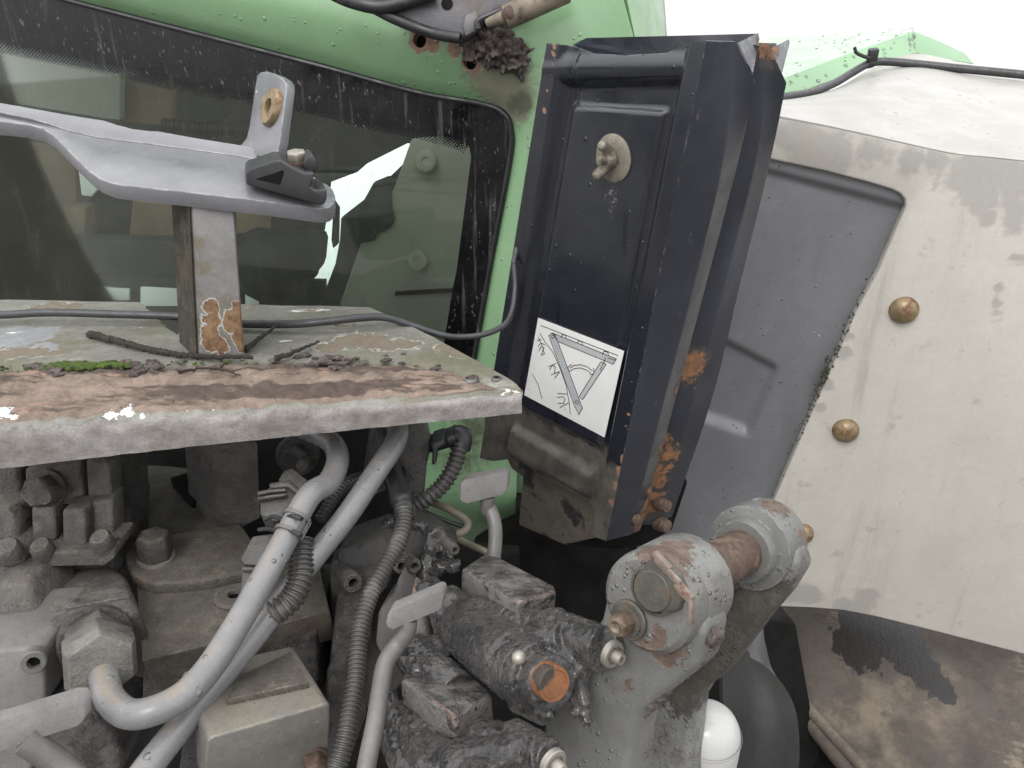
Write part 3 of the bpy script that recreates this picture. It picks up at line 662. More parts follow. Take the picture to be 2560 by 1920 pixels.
bm = BM(); o1 = V((-.0012, -.0006, 0)); prism(bm, [q[0] + o1, q[3] + o1, q[3] + back + o1, q[0] + back + o1], V((.0008, 0, 0))); mk('side_dirt_shade', bm, mat('post_dirt_shade', lin(88, 82, 68), .95, var=.4, vscale=30, bump=(1.5, 220), bump2=(1.5, 70), grit=.4, layers=[(('noise', 20, .52, .12), lin(66, 61, 50), .95), (('noise', 60, .6, .1), lin(112, 106, 92), .9)]), br)  # dirt sheet that also carries the side face's shade in its colour
# lower part of the post under the shelf
q = [PZ('D', 1335, 1165, .93), PZ('D', 1590, 1140, .93), PZ('G', 1605, 130, .98), PZ('G', 1370, 250, .98)]
bm = BM(); prism(bm, q, V((-.06, .05, 0))); mk('post_foot', bm, m_cast, br, .004, 3)
# top plate
ptp = plane3((*Z1('A', 700, 1130), .80), (*Z1('A', 2000, 1290), .80), (*Z1('A', 900, 880), .885))
cre = Z('A', 1960, 1110, 1900, 1085, 1700, 1010, 1500, 965, 1200, 922, 900, 882, 600, 845, 420, 805, 300, 762, 180, 728, 0, 690, -300, 650)
front = Z('A', -300, 730, 0, 745, 180, 765, 265, 790, 330, 835, 420, 925, 540, 1045, 610, 1095, 680, 1122, 760, 1138, 1200, 1185, 1600, 1232, 1960, 1280, 2020, 1275, 2055, 1245, 2060, 1200, 2045, 1160, 2010, 1130)
backe = Z('A', 1900, 1060, 1700, 960, 1500, 892, 1200, 845, 970, 803, 930, 803, 820, 790, 720, 765, 640, 738, 400, 700, 0, 628, -300, 590)
bm = BM(); prism(bm, ptp.pts(front + cre), -ptp.n * .017); mk('top_plate', bm, m_brk, br, .0018)
ka, kb = ptp.at(*Z1('A', 400, 800)), ptp.at(*Z1('A', 1500, 965)); kc = P(*Z1('A', 950, 800), proj(ptp.at(*Z1('A', 950, 888)))[2] + .012)
ptq = Plane(ka, (kb - ka).cross(kc - ka))
bm = BM(); prism(bm, ptq.pts(cre[::-1] + backe), -ptq.n * .012); mk('rear_flange', bm, m_brk, br, .0018)
# upright tab with bushing
tl, trr, bl = (*Z1('A', 1575, 500), .905), (*Z1('A', 1750, 520), .85), (*Z1('A', 1530, 860), .90)
ptb = plane3(tl, trr, bl)
loop = ptb.pts(Z('A', 1440, 900, 1485, 885, 1515, 845, 1530, 780, 1552, 640, 1570, 510, 1580, 465, 1600, 442, 1635, 437, 1700, 460, 1740, 485, 1757, 510, 1760, 545, 1740, 700, 1718, 870, 1700, 960, 1500, 960))
tv = P(*Z1('A', 1813, 535), .862) - P(*Z1('A', 1757, 520), .85)
bm = BM(); prism(bm, loop, tv); mk('eye_tab', bm, m_brk, br, .0016)
cb = ptb.at(*Z1('A', 1678, 662)); bm = BM()
lathe(bm, cb, ptb.n, [(.0215, -.002), (.0215, .003), (.019, .0065), (.0085, .0065), (.0075, .004), (.0075, -.004)], 30, cap=False)
ob = mk('bushing', bm, m_brass, br)
bm = BM(); lathe(bm, cb, ptb.n, [(.009, -.006), (.009, -.003)], 20); mk('bushing_bore', bm, m_cavity, br)
# rubber block
d0 = .795
pfb = plane3((*Z1('A', 1520, 1100), .80), (*Z1('A', 2000, 1200), .775), (*Z1('A', 1520, 1500), .83))
prof = pfb.pts(Z('A', 1512, 1135, 1512, 1060, 1530, 1040, 1690, 985, 1735, 985, 1800, 1030, 1870, 1062, 1935, 1062, 1908, 1148, 1935, 1165, 2008, 1160, 2008, 1225, 1990, 1262, 1960, 1262))
dv = P(*Z1('A', 1715, 932), .845) - P(*Z1('A', 1735, 985), .79)
bm = BM(); prism(bm, prof, dv); rb = mk('rubber_block', bm, m_rubber, br, .0022, 3)
bm = BM(); prism(bm, pfb.pts(Z('A', 1570, 1100, 1690, 1062, 1735, 1045, 1740, 1060, 1715, 1135), .0008), -pfb.n * .004); mk('recess_shade', bm, m_cavity, rb)  # flat dark piece, the recess's shade put into its colour
bm = BM(); prism(bm, [p + dv * .25 for p in pfb.pts(Z('A', 1870, 1040, 1895, 975, 1930, 962, 1955, 1000, 1960, 1050, 1925, 1100))], dv * .7); mk('block_horn', bm, m_rubber, rb, .002)
bc = PZ('A', 1828, 992, .81); up = (V((0, -.15, 1))).normalized()
bm = BM(); cyl(bm, bc - up * .004, bc + up * .002, .0112); mk('washer', bm, m_rust, rb, .0008)
bm = BM(); hexhead(bm, bc + up * .002, up, .0105, .009, .3); mk('hex_bolt', bm, m_zinc, rb, .001)

# ================================================================== cable over the shelf
pts = []
for r, x, y, d in (('D', -250, 365, .99), ('D', 0, 362, .985), ('D', 300, 348, .985), ('D', 700, 358, .985), ('D', 1100, 372, .985), ('D', 1300, 400, .975), ('D', 1520, 418, .965), ('D', 1800, 418, .96), ('D', 2000, 402, .96), ('D', 2212, 380, .965),
                   ('E', 400, 378, .975), ('E', 560, 425, .985), ('E', 750, 485, .99), ('E', 880, 497, .995), ('E', 1020, 478, 1.0), ('E', 1130, 425, 1.01), ('E', 1180, 340, 1.02), ('E', 1200, 200, 1.03), ('E', 1193, 60, 1.03), ('B', 1193, 1600, 1.03), ('B', 1225, 1480, 1.04), ('B', 1260, 1420, 1.12)):
    p = PZ(r, x, y, d); pts.append(p)
bm = BM(); tube(bm, pts, .0075, 14, 10, rf=lambda i, f: .0050 if f < .42 else .0050 - .0013 * min(1, (f - .42) * 5))
o = mk('cable', bm, m_cable, base=pts[3]); props(o, 'dark rubber cable lying across the shelf and rising beside the black panel', 'cable')
bm = BM(); tube(bm, [PZ('D', x, y, .985) for x, y in ((2060, 415), (2120, 432), (2165, 438), (2185, 425))], .0035, 8); o = mk('cable_end', bm, m_strut, base=PZ('D', 2100, 430, .985)); props(o, 'short tan offcut lying under the dark cable on the shelf', 'offcut')

# ================================================================== WARNING PANEL (two folded leaves)
pu, pwv = V((-.882, 1.088, -.032)).normalized(), V((-.19, .331, -1.657)).normalized()
PIP = Plane(P(1400, 700, 1.0), pu.cross(pwv))
pan = thing('warning_panel', 'black folded sheet steel warning panel with white diagram sticker and wing nut', 'panel', PIP.at(1480, 1300))
def lx(tab): return lambda y: interp(tab, y) if tab[0][0] <= y <= tab[-1][0] else (tab[0][1] + (tab[-1][1] - tab[0][1]) * (y - tab[0][0]) / (tab[-1][0] - tab[0][0]))
xl = lx([(106, 1390), (1140, 1216)])                     # left edge
xr = lx([(100, 1794), (1340, 1536)])                     # ridge on the right
NU, NV_ = 90, 190
def ytop(s): return interp([(0, 106), (.12, 112), (.3, 132), (.5, 136), (.75, 130), (.86, 108), (1, 100)], s)
def ybot(s): return interp([(0, 1138), (.16, 1150), (.17, 1140), (.80, 1262), (.82, 1320), (1, 1340)], s)
def hgt(x, y):
    a, b = x - xl(y), xr(y) - x; w = xr(y) - xl(y)
    h = .014 * (1 - sstep(.09 * w, .15 * w, a))                             # left rim
    h = max(h, .016 * (1 - sstep(.10 * w, .185 * w, b)))                      # right rim
    yy = y + (x - 1550) * .02
    h = max(h, .015 * (1 - sstep(192, 222, yy)) * (0.72 + .28 * math.sin(min(1, max(0, (yy - 130) / 70)) * math.pi)))
    t2 = 262 + (x - 1430) * .06; bline = 1008 + (x - 1305) * .50
    inn = sstep(.175 * w, .195 * w, a) * sstep(.21 * w, .235 * w, b) * sstep(t2 - 8, t2 + 10, y) * (1 - sstep(bline, bline + 16, y))
    h += .0055 * inn
    led = 1052 + (x - 1260) * .56
    h += .010 * sstep(led - 14, led + 8, y) * sstep(.14 * w, .17 * w, a) * sstep(.2 * w, .24 * w, b) * (1 - sstep(led + 58, led + 75, y))
    h -= .0015 * math.exp(-(a - .19 * w) ** 2 / 30)
    return h
bm = BM(); ld = bm.verts.layers.float.new('dirt')
rowsv = []
for j in range(NV_ + 1):
    row = []
    for i in range(NU + 1):
        s = i / NU; t = j / NV_; y = ytop(s) + (ybot(s) - ytop(s)) * t; x = xl(y) + (xr(y) - xl(y)) * s
        v = bm.verts.new(PIP.at(x, y) + PIP.n * hgt(x, y)); led = 985 + (x - 1260) * .50
        v[ld] = max(sstep(led - 60, led + 80, y), .55 * sstep(700, 1100, y) * (1 - sstep(30, 75, x - xl(y)))); row.append(v)
    rowsv.append(row)
for j in range(NV_):
    for i in range(NU): bm.faces.new([rowsv[j][i], rowsv[j][i + 1], rowsv[j + 1][i + 1], rowsv[j + 1][i]])
thicken(bm, .0025)
pa = lambda r, x, y, off=.012: PIP.at(*Z1(r, x, y), off)
rst = [(pa('B', x, y), r) for x, y, r in ((1447, 270, .004), (1440, 330, .004), (1432, 400, .004), (1405, 560, .004), (1390, 680, .004))] + [(pa('C', x, y), r) for x, y, r in ((205, 980, .010), (180, 1080, .007), (128, 1290, .012), (100, 1380, .010))] + [(pa('E', x, y), r) for x, y, r in ((1915, 970, .006), (1900, 1050, .006), (1880, 1250, .009), (1860, 1330, .010), (1840, 1420, .011), (1815, 1520, .011))]
under = [(pa('B', x, y, .006), r) for x, y, r in ((1790, 1180, .030), (1790, 1240, .022), (1790, 1300, .016))]
blk = dict(var=.2, vscale=8, bump=(.06, 250))
DIRTC, DIRTD = lin(110, 104, 94), lin(66, 62, 57)
m_panel = mat('black_panel_paint', lin(46, 49, 58, .95), .24, **blk, drops=.06, dscale=170, rvar=.07, spec=.7, coat=.3, grit=.06, edge=(lin(138, 132, 130), .002, .48),
    layers=[(('noise', 12, .58, .2, (1, 1, .3)), lin(58, 61, 71, .95), .2), (('noise', 40, .62, .05, (1, 1, .06)), lin(34, 36, 43, .9), .15), (('attr', 'dirt', 38, 1.0, .42, .3), DIRTD, .8, .3, (DIRTC, 30)),
            (('patch', rst, 120, 1.2, .1, .1), lin(160, 122, 98), .7), (('patch', under, 260, 3.4, .95, .2), lin(120, 114, 108), .8), (('specks', 70, .07, .14), lin(170, 170, 172), .5), (('specks', 160, .1, .08), lin(140, 138, 134), .5)])
leaf = mk('front_leaf', bm, m_panel, pan, ang=50)
# channel sides: first and second leaf
def wall(name, rows_, m, t=.0025, nu=24, nv=60, ang=40, parent=pan):
    bm = BM()
    cs = [catmull([V(p) for p in r], 12) if len(r) > 2 else [V(r[0]).lerp(V(r[1]), k / 12) for k in range(13)] for r in rows_]
    def fn(u, v):
        a = u * (len(cs) - 1); j = min(int(a), len(cs) - 2); f = a - j
        def at(c): x = v * (len(c) - 1); i = min(int(x), len(c) - 2); return c[i].lerp(c[i + 1], x - i)
        return at(cs[j]).lerp(at(cs[j + 1]), f)
    grid(bm, fn, nu, nv); thicken(bm, t); return mk(name, bm, m, parent, ang=ang)
def on(reg, x, y, off): return PIP.at(*Z1(reg, x, y), off)
_rd = [(y, proj(PIP.at(xr(y), y) + PIP.n * .016)[2]) for y in (100, 400, 700, 1000, 1340)]
def chp(reg, x, y):      # a point on the channel's side wall
    px, py = Z1(reg, x, y); f = (px - xr(py)) / max(20, interp([(100, 94), (1340, 64)], py)); return P(px, py, interp(_rd, py) + .05 * min(2, max(0, f)) * .9)
rsd = [(chp('F', x, y), r) for x, y, r in ((190, 640, .022), (170, 710, .022), (100, 790, .015), (215, 660, .015))] + [(chp('E', x, y), r) for x, y, r in ((2130, 1170, .020), (2150, 1240, .024), (2110, 1320, .026), (2080, 1420, .028), (2050, 1520, .030), (2030, 1600, .03), (2010, 1640, .026))]
rsd += [(P(*Z1('C', x, y), d), r) for x, y, d, r in ((630, 310, .80, .020), (650, 300, .815, .016), (610, 300, .79, .014))]
m_chan = mat('black_channel_paint', lin(58, 61, 71, 1.0), .26, edge=(lin(140, 142, 150), .0025, .5), grit=.08, **blk, spec=.55,  # edge colour paints the light lines along the folds
    layers=[(('noise', 10, .55, .2, (1, 1, .3)), lin(70, 74, 85, 1.0), .24), (('patch', rsd, 60, 1.6, -.12, .5), lin(74, 68, 66), .6), (('patch', rsd, 110, 2.2, .25, .18), lin(170, 120, 80), .85, .3, (lin(112, 84, 68), 60)), (('specks', 60, .06, .14), lin(175, 172, 168), .5), (('noise', 60, .66, .05, (1, 1, .4)), lin(110, 108, 106), .6)])
D1 = lambda reg, x, y, d: P(*Z1(reg, x, y), d)
ra = [PIP.at(xr(y), y) + PIP.n * .0160 for y in (100, 400, 700, 1000, 1340)]
rdep = [proj(p)[2] for p in ra]
def E1(off): return [P(1843, 106, rdep[0] + off), P(1824, 400, rdep[1] + off), P(1757, 700, rdep[2] + off), P(1684, 1000, rdep[3] + off), P(1597, 1326, rdep[4] + off)]
edge1 = [P(1888, 200, rdep[0] + .05), P(1846, 400, rdep[1] + .05), P(1768, 700, rdep[2] + .05), P(1688, 1000, rdep[3] + .05), P(1600, 1326, rdep[4] + .05)]
mid1 = [P(1838, 104, rdep[0] + .02), P(1806, 400, rdep[1] + .02), P(1738, 700, rdep[2] + .02), P(1660, 1000, rdep[3] + .02), P(1572, 1338, rdep[4] + .02)]
wall('channel_side', [ra, mid1, edge1], m_chan, .0025)
# second leaf behind
r2a = [p + V((-.012, .012, 0)) for p in edge1]
edge2 = [P(1966, 208, rdep[0] + .10), P(1926, 400, rdep[1] + .10), P(1853, 700, rdep[2] + .10), P(1779, 1000, rdep[3] + .10), P(1680, 1290, rdep[4] + .09)]
mid2 = [P(1925, 118, rdep[0] + .075), P(1888, 400, rdep[1] + .075), P(1812, 700, rdep[2] + .075), P(1732, 1000, rdep[3] + .075), P(1640, 1310, rdep[4] + .07)]
r2a[0] = P(1886, 112, rdep[0] + .062)
wall('rear_channel_side', [r2a, mid2, edge2], m_chan, .0025)
# folded flaps at the top and the back sheet
bm = BM(); prism(bm, [P(1845, 107, rdep[0] + .03), P(1893, 83, rdep[0] + .075), P(1896, 98, rdep[0] + .075), P(1880, 180, rdep[0] + .05)], V((.002, .003, 0))); mk('top_flap', bm, m_chan, pan)
bm = BM(); prism(bm, [P(1928, 120, rdep[0] + .09), P(1970, 99, rdep[0] + .13), P(1972, 108, rdep[0] + .13), P(1953, 182, rdep[0] + .10)], V((.002, .003, 0))); mk('top_flap', bm, m_chan, pan)
bm = BM(); prism(bm, [P(1432, 110, 1.10), P(1467, 95, 1.12), P(1700, 102, 1.09), P(1891, 84, rdep[0] + .076), P(1880, 200, rdep[0] + .07), P(1640, 240, 1.1), P(1420, 240, 1.12)], V((.002, .004, 0))); mk('rear_leaf', bm, m_chan, pan)
bm = BM(); prism(bm, [P(1895, 107, rdep[0] + .09), P(1940, 108, rdep[0] + .12), P(1935, 200, rdep[0] + .12), P(1890, 200, rdep[0] + .09)], V((.002, .004, 0))); mk('rear_leaf', bm, m_chan, pan)
# sticker with printed diagram
stk = Z('E', 1340, 380, 1868, 585, 1748, 1115, 1255, 855)
m_stk = mat('sticker_white', (.68, .68, .665, 1), .45, var=.04, vscale=20, bump=(.02, 300), layers=[(('specks', 130, .10, .22), lin(90, 86, 80), .7), (('noise', 30, .62, .15), lin(190, 186, 178), .6)])
m_ink = mat('sticker_ink', lin(52, 52, 55), .5, var=.1); m_inkg = mat('sticker_grey_ink', lin(188, 191, 193, 1.45), .5, var=.05); m_hatch = mat('sticker_hatch_ink', lin(140, 143, 146, 1.3), .5, var=.05); bmh = BM()
HS = .0072
bm = BM(); prism(bm, PIP.pts(stk, HS), -PIP.n * .0006); sticker = mk('sticker', bm, m_stk, pan)
def ribbon(bm, pts, w, off=HS + .0005):
    p3 = [PIP.at(x, y, off) for x, y in pts]
    for a, b in zip(p3, p3[1:]):
        s = PIP.n.cross(b - a).normalized() * w / 2; e = (b - a).normalized() * w * .3
        prism(bm, [a - s - e, b - s + e, b + s + e, a + s - e], -PIP.n * .0004)
bmg = BM(); bmk = BM()
beams = [Z('E', 1425, 472, 1820, 632, 1800, 665, 1460, 525), Z('E', 1405, 490, 1425, 472, 1445, 485, 1612, 935, 1590, 975, 1560, 915), Z('E', 1725, 650, 1757, 665, 1612, 882, 1592, 862)]
for bpl in beams:
    prism(bmg, PIP.pts(bpl, HS + .0002), -PIP.n * .0003); ribbon(bmk, bpl + [bpl[0]], .0008)
lw_ = .0008
LN = [Z('E', 1357, 427, 1480, 475, 1830, 612), Z('E', 1480, 500, 1490, 482, 1508, 488, 1512, 508), Z('E', 1580, 535, 1590, 520, 1608, 528, 1612, 548), Z('E', 1735, 605, 1745, 585, 1768, 592, 1772, 615),
      Z('E', 1535, 690, 1560, 672, 1600, 668, 1640, 680, 1672, 705), Z('E', 1530, 710, 1560, 692, 1600, 688, 1635, 700, 1662, 720), Z('E', 1545, 665, 1522, 685, 1530, 712), Z('E', 1680, 690, 1682, 725, 1658, 728),
      Z('E', 1340, 500, 1362, 545, 1378, 600, 1360, 610), Z('E', 1350, 475, 1390, 540, 1430, 590, 1470, 680, 1510, 790, 1530, 900, 1537, 968),
      Z('E', 1335, 520, 1358, 512), Z('E', 1338, 555, 1358, 535, 1380, 545), Z('E', 1345, 580, 1360, 555), Z('E', 1360, 605, 1375, 560),
      Z('E', 1402, 680, 1450, 660), Z('E', 1410, 700, 1425, 672, 1445, 680, 1440, 720), Z('E', 1420, 730, 1470, 710), Z('E', 1440, 750, 1470, 715),
      Z('E', 1460, 845, 1515, 848), Z('E', 1458, 868, 1490, 865, 1505, 880, 1495, 905), Z('E', 1462, 905, 1500, 905), Z('E', 1475, 930, 1530, 900),
      Z('E', 1303, 725, 1340, 790, 1362, 875), Z('E', 1757, 620, 1740, 660), Z('E', 1750, 640, 1720, 700), Z('E', 1770, 628, 1815, 640)]
for l in LN: ribbon(bmk, l, lw_)
for q in ((1428, 496), (1578, 897)):
    x, y = Z1('E', *q); ribbon(bmk, [(x + 4 * math.cos(a * math.pi / 4), y + 4 * math.sin(a * math.pi / 4)) for a in range(9)], .0007)
def lerp2(a, b, t): return (a[0] + (b[0] - a[0]) * t, a[1] + (b[1] - a[1]) * t)
for bpl in (beams[0], ):
    for k in range(1, 40): ribbon(bmh, [lerp2(bpl[0], bpl[1], k / 40), lerp2(bpl[3], bpl[2], k / 40)], .00022)
for k in range(1, 44): ribbon(bmh, [lerp2(Z1('E', 1405, 492), Z1('E', 1560, 915), k / 44), lerp2(Z1('E', 1445, 487), Z1('E', 1612, 935), k / 44)], .00022)
mk('printed_diagram', bmk, m_ink, sticker); mk('printed_fill', bmg, m_inkg, sticker); mk('printed_hatching', bmh, m_hatch, sticker)
# wing nut on its washer
wn0 = PIP.at(*Z1('B', 1805, 972), .0058); nn = PIP.n; ua = -pu; va_ = -pwv
m_nut = mat('dull_grey_nut', lin(158, 150, 136), .55, .25, var=.25, vscale=50, bump=(.4, 300), layers=[(('noise', 60, .55, .1), lin(105, 95, 82), .7)])
wr = R(126, 1.0)
bm = BM(); lathe(bm, wn0, nn, [(wr, 0), (wr, .0015), (wr * .93, .003), (wr * .3, .0035)], 36); wash = mk('washer', bm, m_nut, pan)
c2 = wn0 + nn * .004
bm = BM(); lathe(bm, c2, nn, [(wr * .42, 0), (wr * .36, .004), (wr * .30, .009), (wr * .2, .010)], 24)
for sg in (1, -1):
    dirw = (va_ * .92 - ua * .10 * sg) * sg
    tube(bm, [c2 + nn * .004 + dirw * wr * .15, c2 + nn * .007 + dirw * wr * .42, c2 + nn * .013 + dirw * wr * .62, c2 + nn * .020 + dirw * wr * .74], wr * .2, 12, 8, rf=lambda i, f: wr * (.24 - .02 * f) * (1 if f < .9 else 1 - .45 * (f - .9) / .1))
gunk('wing_nut', bm, m_nut, pan, .0014, .0004, 120)
bm = BM(); cyl(bm, c2, c2 + nn * .019, wr * .19); mk('threaded_stud', bm, m_nut, pan, .001)
# pivot bolts at the foot and bracket under the panel
for (rg, x, y, d, r) in (('E', 1925, 1612, 1.075, 40), ('E', 2112, 1530, 1.10, 42), ('H', 2110, 165, 1.13, 45)):
    c = PZ(rg, x, y, d); ax = V((.55, -.75, .2)).normalized(); rr = R(r, d)
    bm = BM(); lathe(bm, c - ax * .012, ax, [(rr * 1.05, 0), (rr * 1.05, .012), (rr * .85, .020), (rr * .4, .022)], 20); mk('pivot_bolt', bm, m_rust, pan)
m_dirtbox = mat('mud_caked_black', lin(104, 97, 87, 1.35), .85, var=.3, vscale=18, bump=(.8, 200), bump2=(1, 60), layers=[(('noise', 18, .5, .1), lin(48, 46, 45), .7), (('noise', 50, .6, .1), lin(120, 112, 100), .9)])
foot = thing('panel_bracket', 'mud caked black box bracket hanging under the warning panel', 'bracket', PZ('H', 1400, 100, 1.03))
pfo = plane3((*Z1('E', 1240, 1370), 1.27), (*Z1('E', 1680, 1560), 1.15), (*Z1('H', 1230, 200), 1.31))
bm = BM(); prism(bm, pfo.pts(Z('E', 1120, 1190, 1690, 1500, 1690, 1659) + Z('H', 1690, 250, 1500, 292, 1215, 170) + Z('E', 1240, 1360, 1170, 1310)), -pfo.n * .08); mk('bracket_box', bm, m_dirtbox, foot, .005)
pl_ = plane3((*Z1('E', 1130, 1180), 1.235), (*Z1('E', 1690, 1510), 1.09), (*Z1('E', 1130, 1260), 1.245))
bm = BM(); prism(bm, pl_.pts(Z('E', 1125, 1172, 1690, 1500, 1690, 1545, 1125, 1215)), -pl_.n * .03); mk('bottom_ledge', bm, m_dirtbox, foot, .003)
bm = BM(); prism(bm, [PZ('H', 1500, 290, 1.22), PZ('H', 1690, 240, 1.2), PZ('H', 1700, 150, 1.2), PZ('H', 2170, 150, 1.2), PZ('H', 2170, 200, 1.2), PZ('H', 1980, 300, 1.2), PZ('H', 1810, 320, 1.2)], V((.01, .10, 0))); mk('bracket_base', bm, m_cavity, foot, .004)
bm = BM(); prism(bm, [P(1212, 1010, 1.27), P(1262, 1040, 1.27), P(1262, 1140, 1.27), P(1240, 1150, 1.27), P(1212, 1140, 1.27)], V((-.0, .03, 0))); mk('side_tab', bm, m_dirtbox, foot, .003)
bm = BM(); prism(bm, [PZ('F', 85, 1370, 1.25), PZ('F', 130, 1350, 1.25), PZ('F', 145, 1400, 1.25), PZ('F', 60, 1659, 1.25), PZ('F', -20, 1690, 1.25)], V((.0, .03, 0))); mk('slot_plate', bm, m_cavity, foot, .003)

# ================================================================== FENDER
fen = thing('rear_fender', 'large pale grey tractor mudguard with dark inset panel and domed bolts', 'mudguard', P(2150, 1500, 1.4))
PF = Plane(P(2200, 1000, 1.25), V((-.22, -.96, .0)))
drips = [(PF.at(*Z1('C', x, y)), r) for x, y, r in ((800, 850, .04), (900, 900, .05), (1050, 930, .05), (1250, 930, .04), (1500, 980, .03), (1650, 1000, .03), (1900, 1050, .05), (2100, 1060, .05), (2180, 1150, .04), (2000, 1200, .03), (2010, 1320, .02), (2180, 1300, .03))]
drips += [(PF.at(*Z1('F', x, y)), r) for x, y, r in ((1150, 500, .018), (1100, 600, .02), (1020, 780, .022), (950, 920, .014), (2140, 30, .016), (2125, 90, .014), (2110, 150, .014), (2095, 210, .014), (2080, 280, .013), (2070, 340, .012), (2058, 400, .010))]
drips += [(PF.at(*Z1('I', x, y)), r) for x, y, r in ((800, 580, .04), (870, 600, .04), (1100, 680, .03), (1200, 700, .035), (1240, 620, .03))]
m_fen = mat('pale_grey_fender', lin(204, 200, 191, 1.12), .5, var=.06, vscale=5, bump=(.1, 200), grit=.05,
    layers=[(('noise', 6, .52, .2), lin(196, 190, 180, 1.12), .5), (('noise', 22, .54, .2, (1, 1, .10)), lin(184, 179, 168, 1.08), .5), (('noise', 30, .60, .1), lin(186, 178, 164, 1.1), .6), (('patch', drips, 30, 1.6, .12, .4), lin(178, 175, 168, 1.1), .3), (('specks', 60, .05, .25), lin(110, 108, 104), .7), (('specks', 25, .03, .15), lin(80, 78, 75), .7), (('noise', 5, .56, .3, (1, 1, .5)), lin(192, 186, 175, 1.05), .5)])
inset = Z('C', 560, 955, 630, 975, 1000, 1055, 1250, 1120, 1400, 1165, 1450, 1190, 1480, 1225, 1486, 1265, 1470, 1310, 1320, 1659) + Z('F', 1180, 345, 900, 980, 650, 1560) + [(1880, 1420)]
outer_r = [(2700, 445), (2700, 1680)] + Z('I', 2212, 962, 1700, 830, 1300, 730, 1100, 692, 900, 676, 690, 668) + [(1900, 1510), (1880, 1420)]
crease = Z('C', 600, 690, 720, 715, 1000, 770, 1300, 835, 1750, 935, 2212, 985)
# rear face: strip between the inset line and the outside
face = crease + outer_r
loop = [PF.at(x, y) for x, y in (crease + outer_r[:-1] + inset[::-1][0:])]
bm = BM(); prism(bm, loop, -PF.n * .022)
mk('rear_face', bm, m_fen, fen, .0035, 3)
# top surface going back and up from the crease
cr3 = [PF.at(x, y) for x, y in Z('C', 500, 668, 720, 715, 1000, 770, 1300, 835, 1750, 935, 2000, 963, 2212, 985, 2500, 1010)]
ups = [PZ('C', x, y, d) for x, y, d in ((600, 640, 1.55), (740, 628, 1.55), (1050, 545, 1.60), (1270, 425, 1.66), (1540, 330, 1.72), (1900, 400, 1.66), (2212, 445, 1.6), (2500, 490, 1.55))]
m_fentop = mat('fender_top_grey', lin(206, 203, 196, .82), .42, var=.05, vscale=5, bump=(.04, 200), drops=.12, layers=[(('noise', 7, .55, .2, (1, .4, 1)), lin(192, 188, 181, .8), .4), (('specks', 50, .05, .2), lin(120, 118, 114), .7)])
rw = []
for k in range(6):
    f = k / 5; rw.append([a.lerp(b, f) + V((0, 0, .012 * math.sin(f * math.pi))) for a, b in zip(cr3, ups)])
bm = BM(); grid(bm, loftfn(rw), 60, 24); thicken(bm, .02); mk('top_face', bm, m_fentop, fen, ang=50)
# dark inset panel, set back, with pressed rectangle
PI_ = Plane(PF.p - PF.n * .020, PF.n)
def insh(x, y):
    # pressed rectangle in zoom F coordinates
    X, Y = (x - 1660) / K, (y - 640) / K
    a = Y - (470 + (X - 330) * .52); b = (720 - (Y - 700) * .43) - X; c = (945 + (X - 220) * .36) - Y
    m_ = sstep(0, 75, a) * sstep(0, 70, b) * sstep(-75, 0, c); h = -.014 * m_
    X2, Y2 = (x - 1660) / K, y / K
    h += .012 * (1 - sstep(0, 70, Y2 - (1010 + (X2 - 640) * .262))) 
    return h
bm = BM()
corn = [(1620, 325), (2330, 395), (2290, 1480), (1560, 1480)]
def infn(u, v):
    x = (corn[0][0] * (1 - u) + corn[1][0] * u) * (1 - v) + (corn[3][0] * (1 - u) + corn[2][0] * u) * v
    y = (corn[0][1] * (1 - u) + corn[1][1] * u) * (1 - v) + (corn[3][1] * (1 - u) + corn[2][1] * u) * v
    return PI_.at(x, y) + PI_.n * insh(x, y) * .9
vs = grid(bm, infn, 110, 150)
thicken(bm, .004)
scr = [(PI_.at(*Z1('F', x, y)), r) for x, y, r in ((800, 390, .006), (840, 410, .006), (880, 425, .006), (920, 470, .007), (955, 490, .005))]
m_inset = mat('dark_grey_panel', lin(103, 104, 107, 1.65), .34, var=.10, vscale=7, bump=(.05, 260), drops=.05, dscale=200, grit=.05,
    layers=[(('noise', 8, .55, .2), lin(111, 112, 115, 1.7), .3), (('patch', scr, 420, 4.2, 1.05, .15), (.6, .6, .6, 1), .6), (('specks', 60, .06, .25), lin(185, 185, 185), .5), (('noise', 12, .56, .2, (1, 1, .14)), lin(92, 93, 95, 1.6), .4), (('noise', 30, .66, .06), lin(120, 118, 116), .6)])
mk('inset_panel', bm, m_inset, fen, ang=50)
for (x, y, rx, m_) in ((1473, 332, 87, 'a'), (1115, 1070, 79, 'b')):
    c = PF.at(*Z1('F', x, y)); d = proj(c)[2]; r = R(rx, d); bm = BM()
    lathe(bm, c, PF.n, [(r, -.002), (r * .99, .003), (r * .88, .009), (r * .66, .0135), (r * .36, .016), (r * .05, .0168)], 30); mk('domed_bolt', bm, m_brass, fen)
c = PF.at(*Z1('I', 845, 215)); r = R(70, 1.4); bm = BM(); lathe(bm, c, PF.n, [(r, -.002), (r * .99, .003), (r * .88, .009), (r * .66, .0135), (r * .36, .016), (r * .05, .0168)], 30); mk('domed_bolt', bm, m_brass, fen)
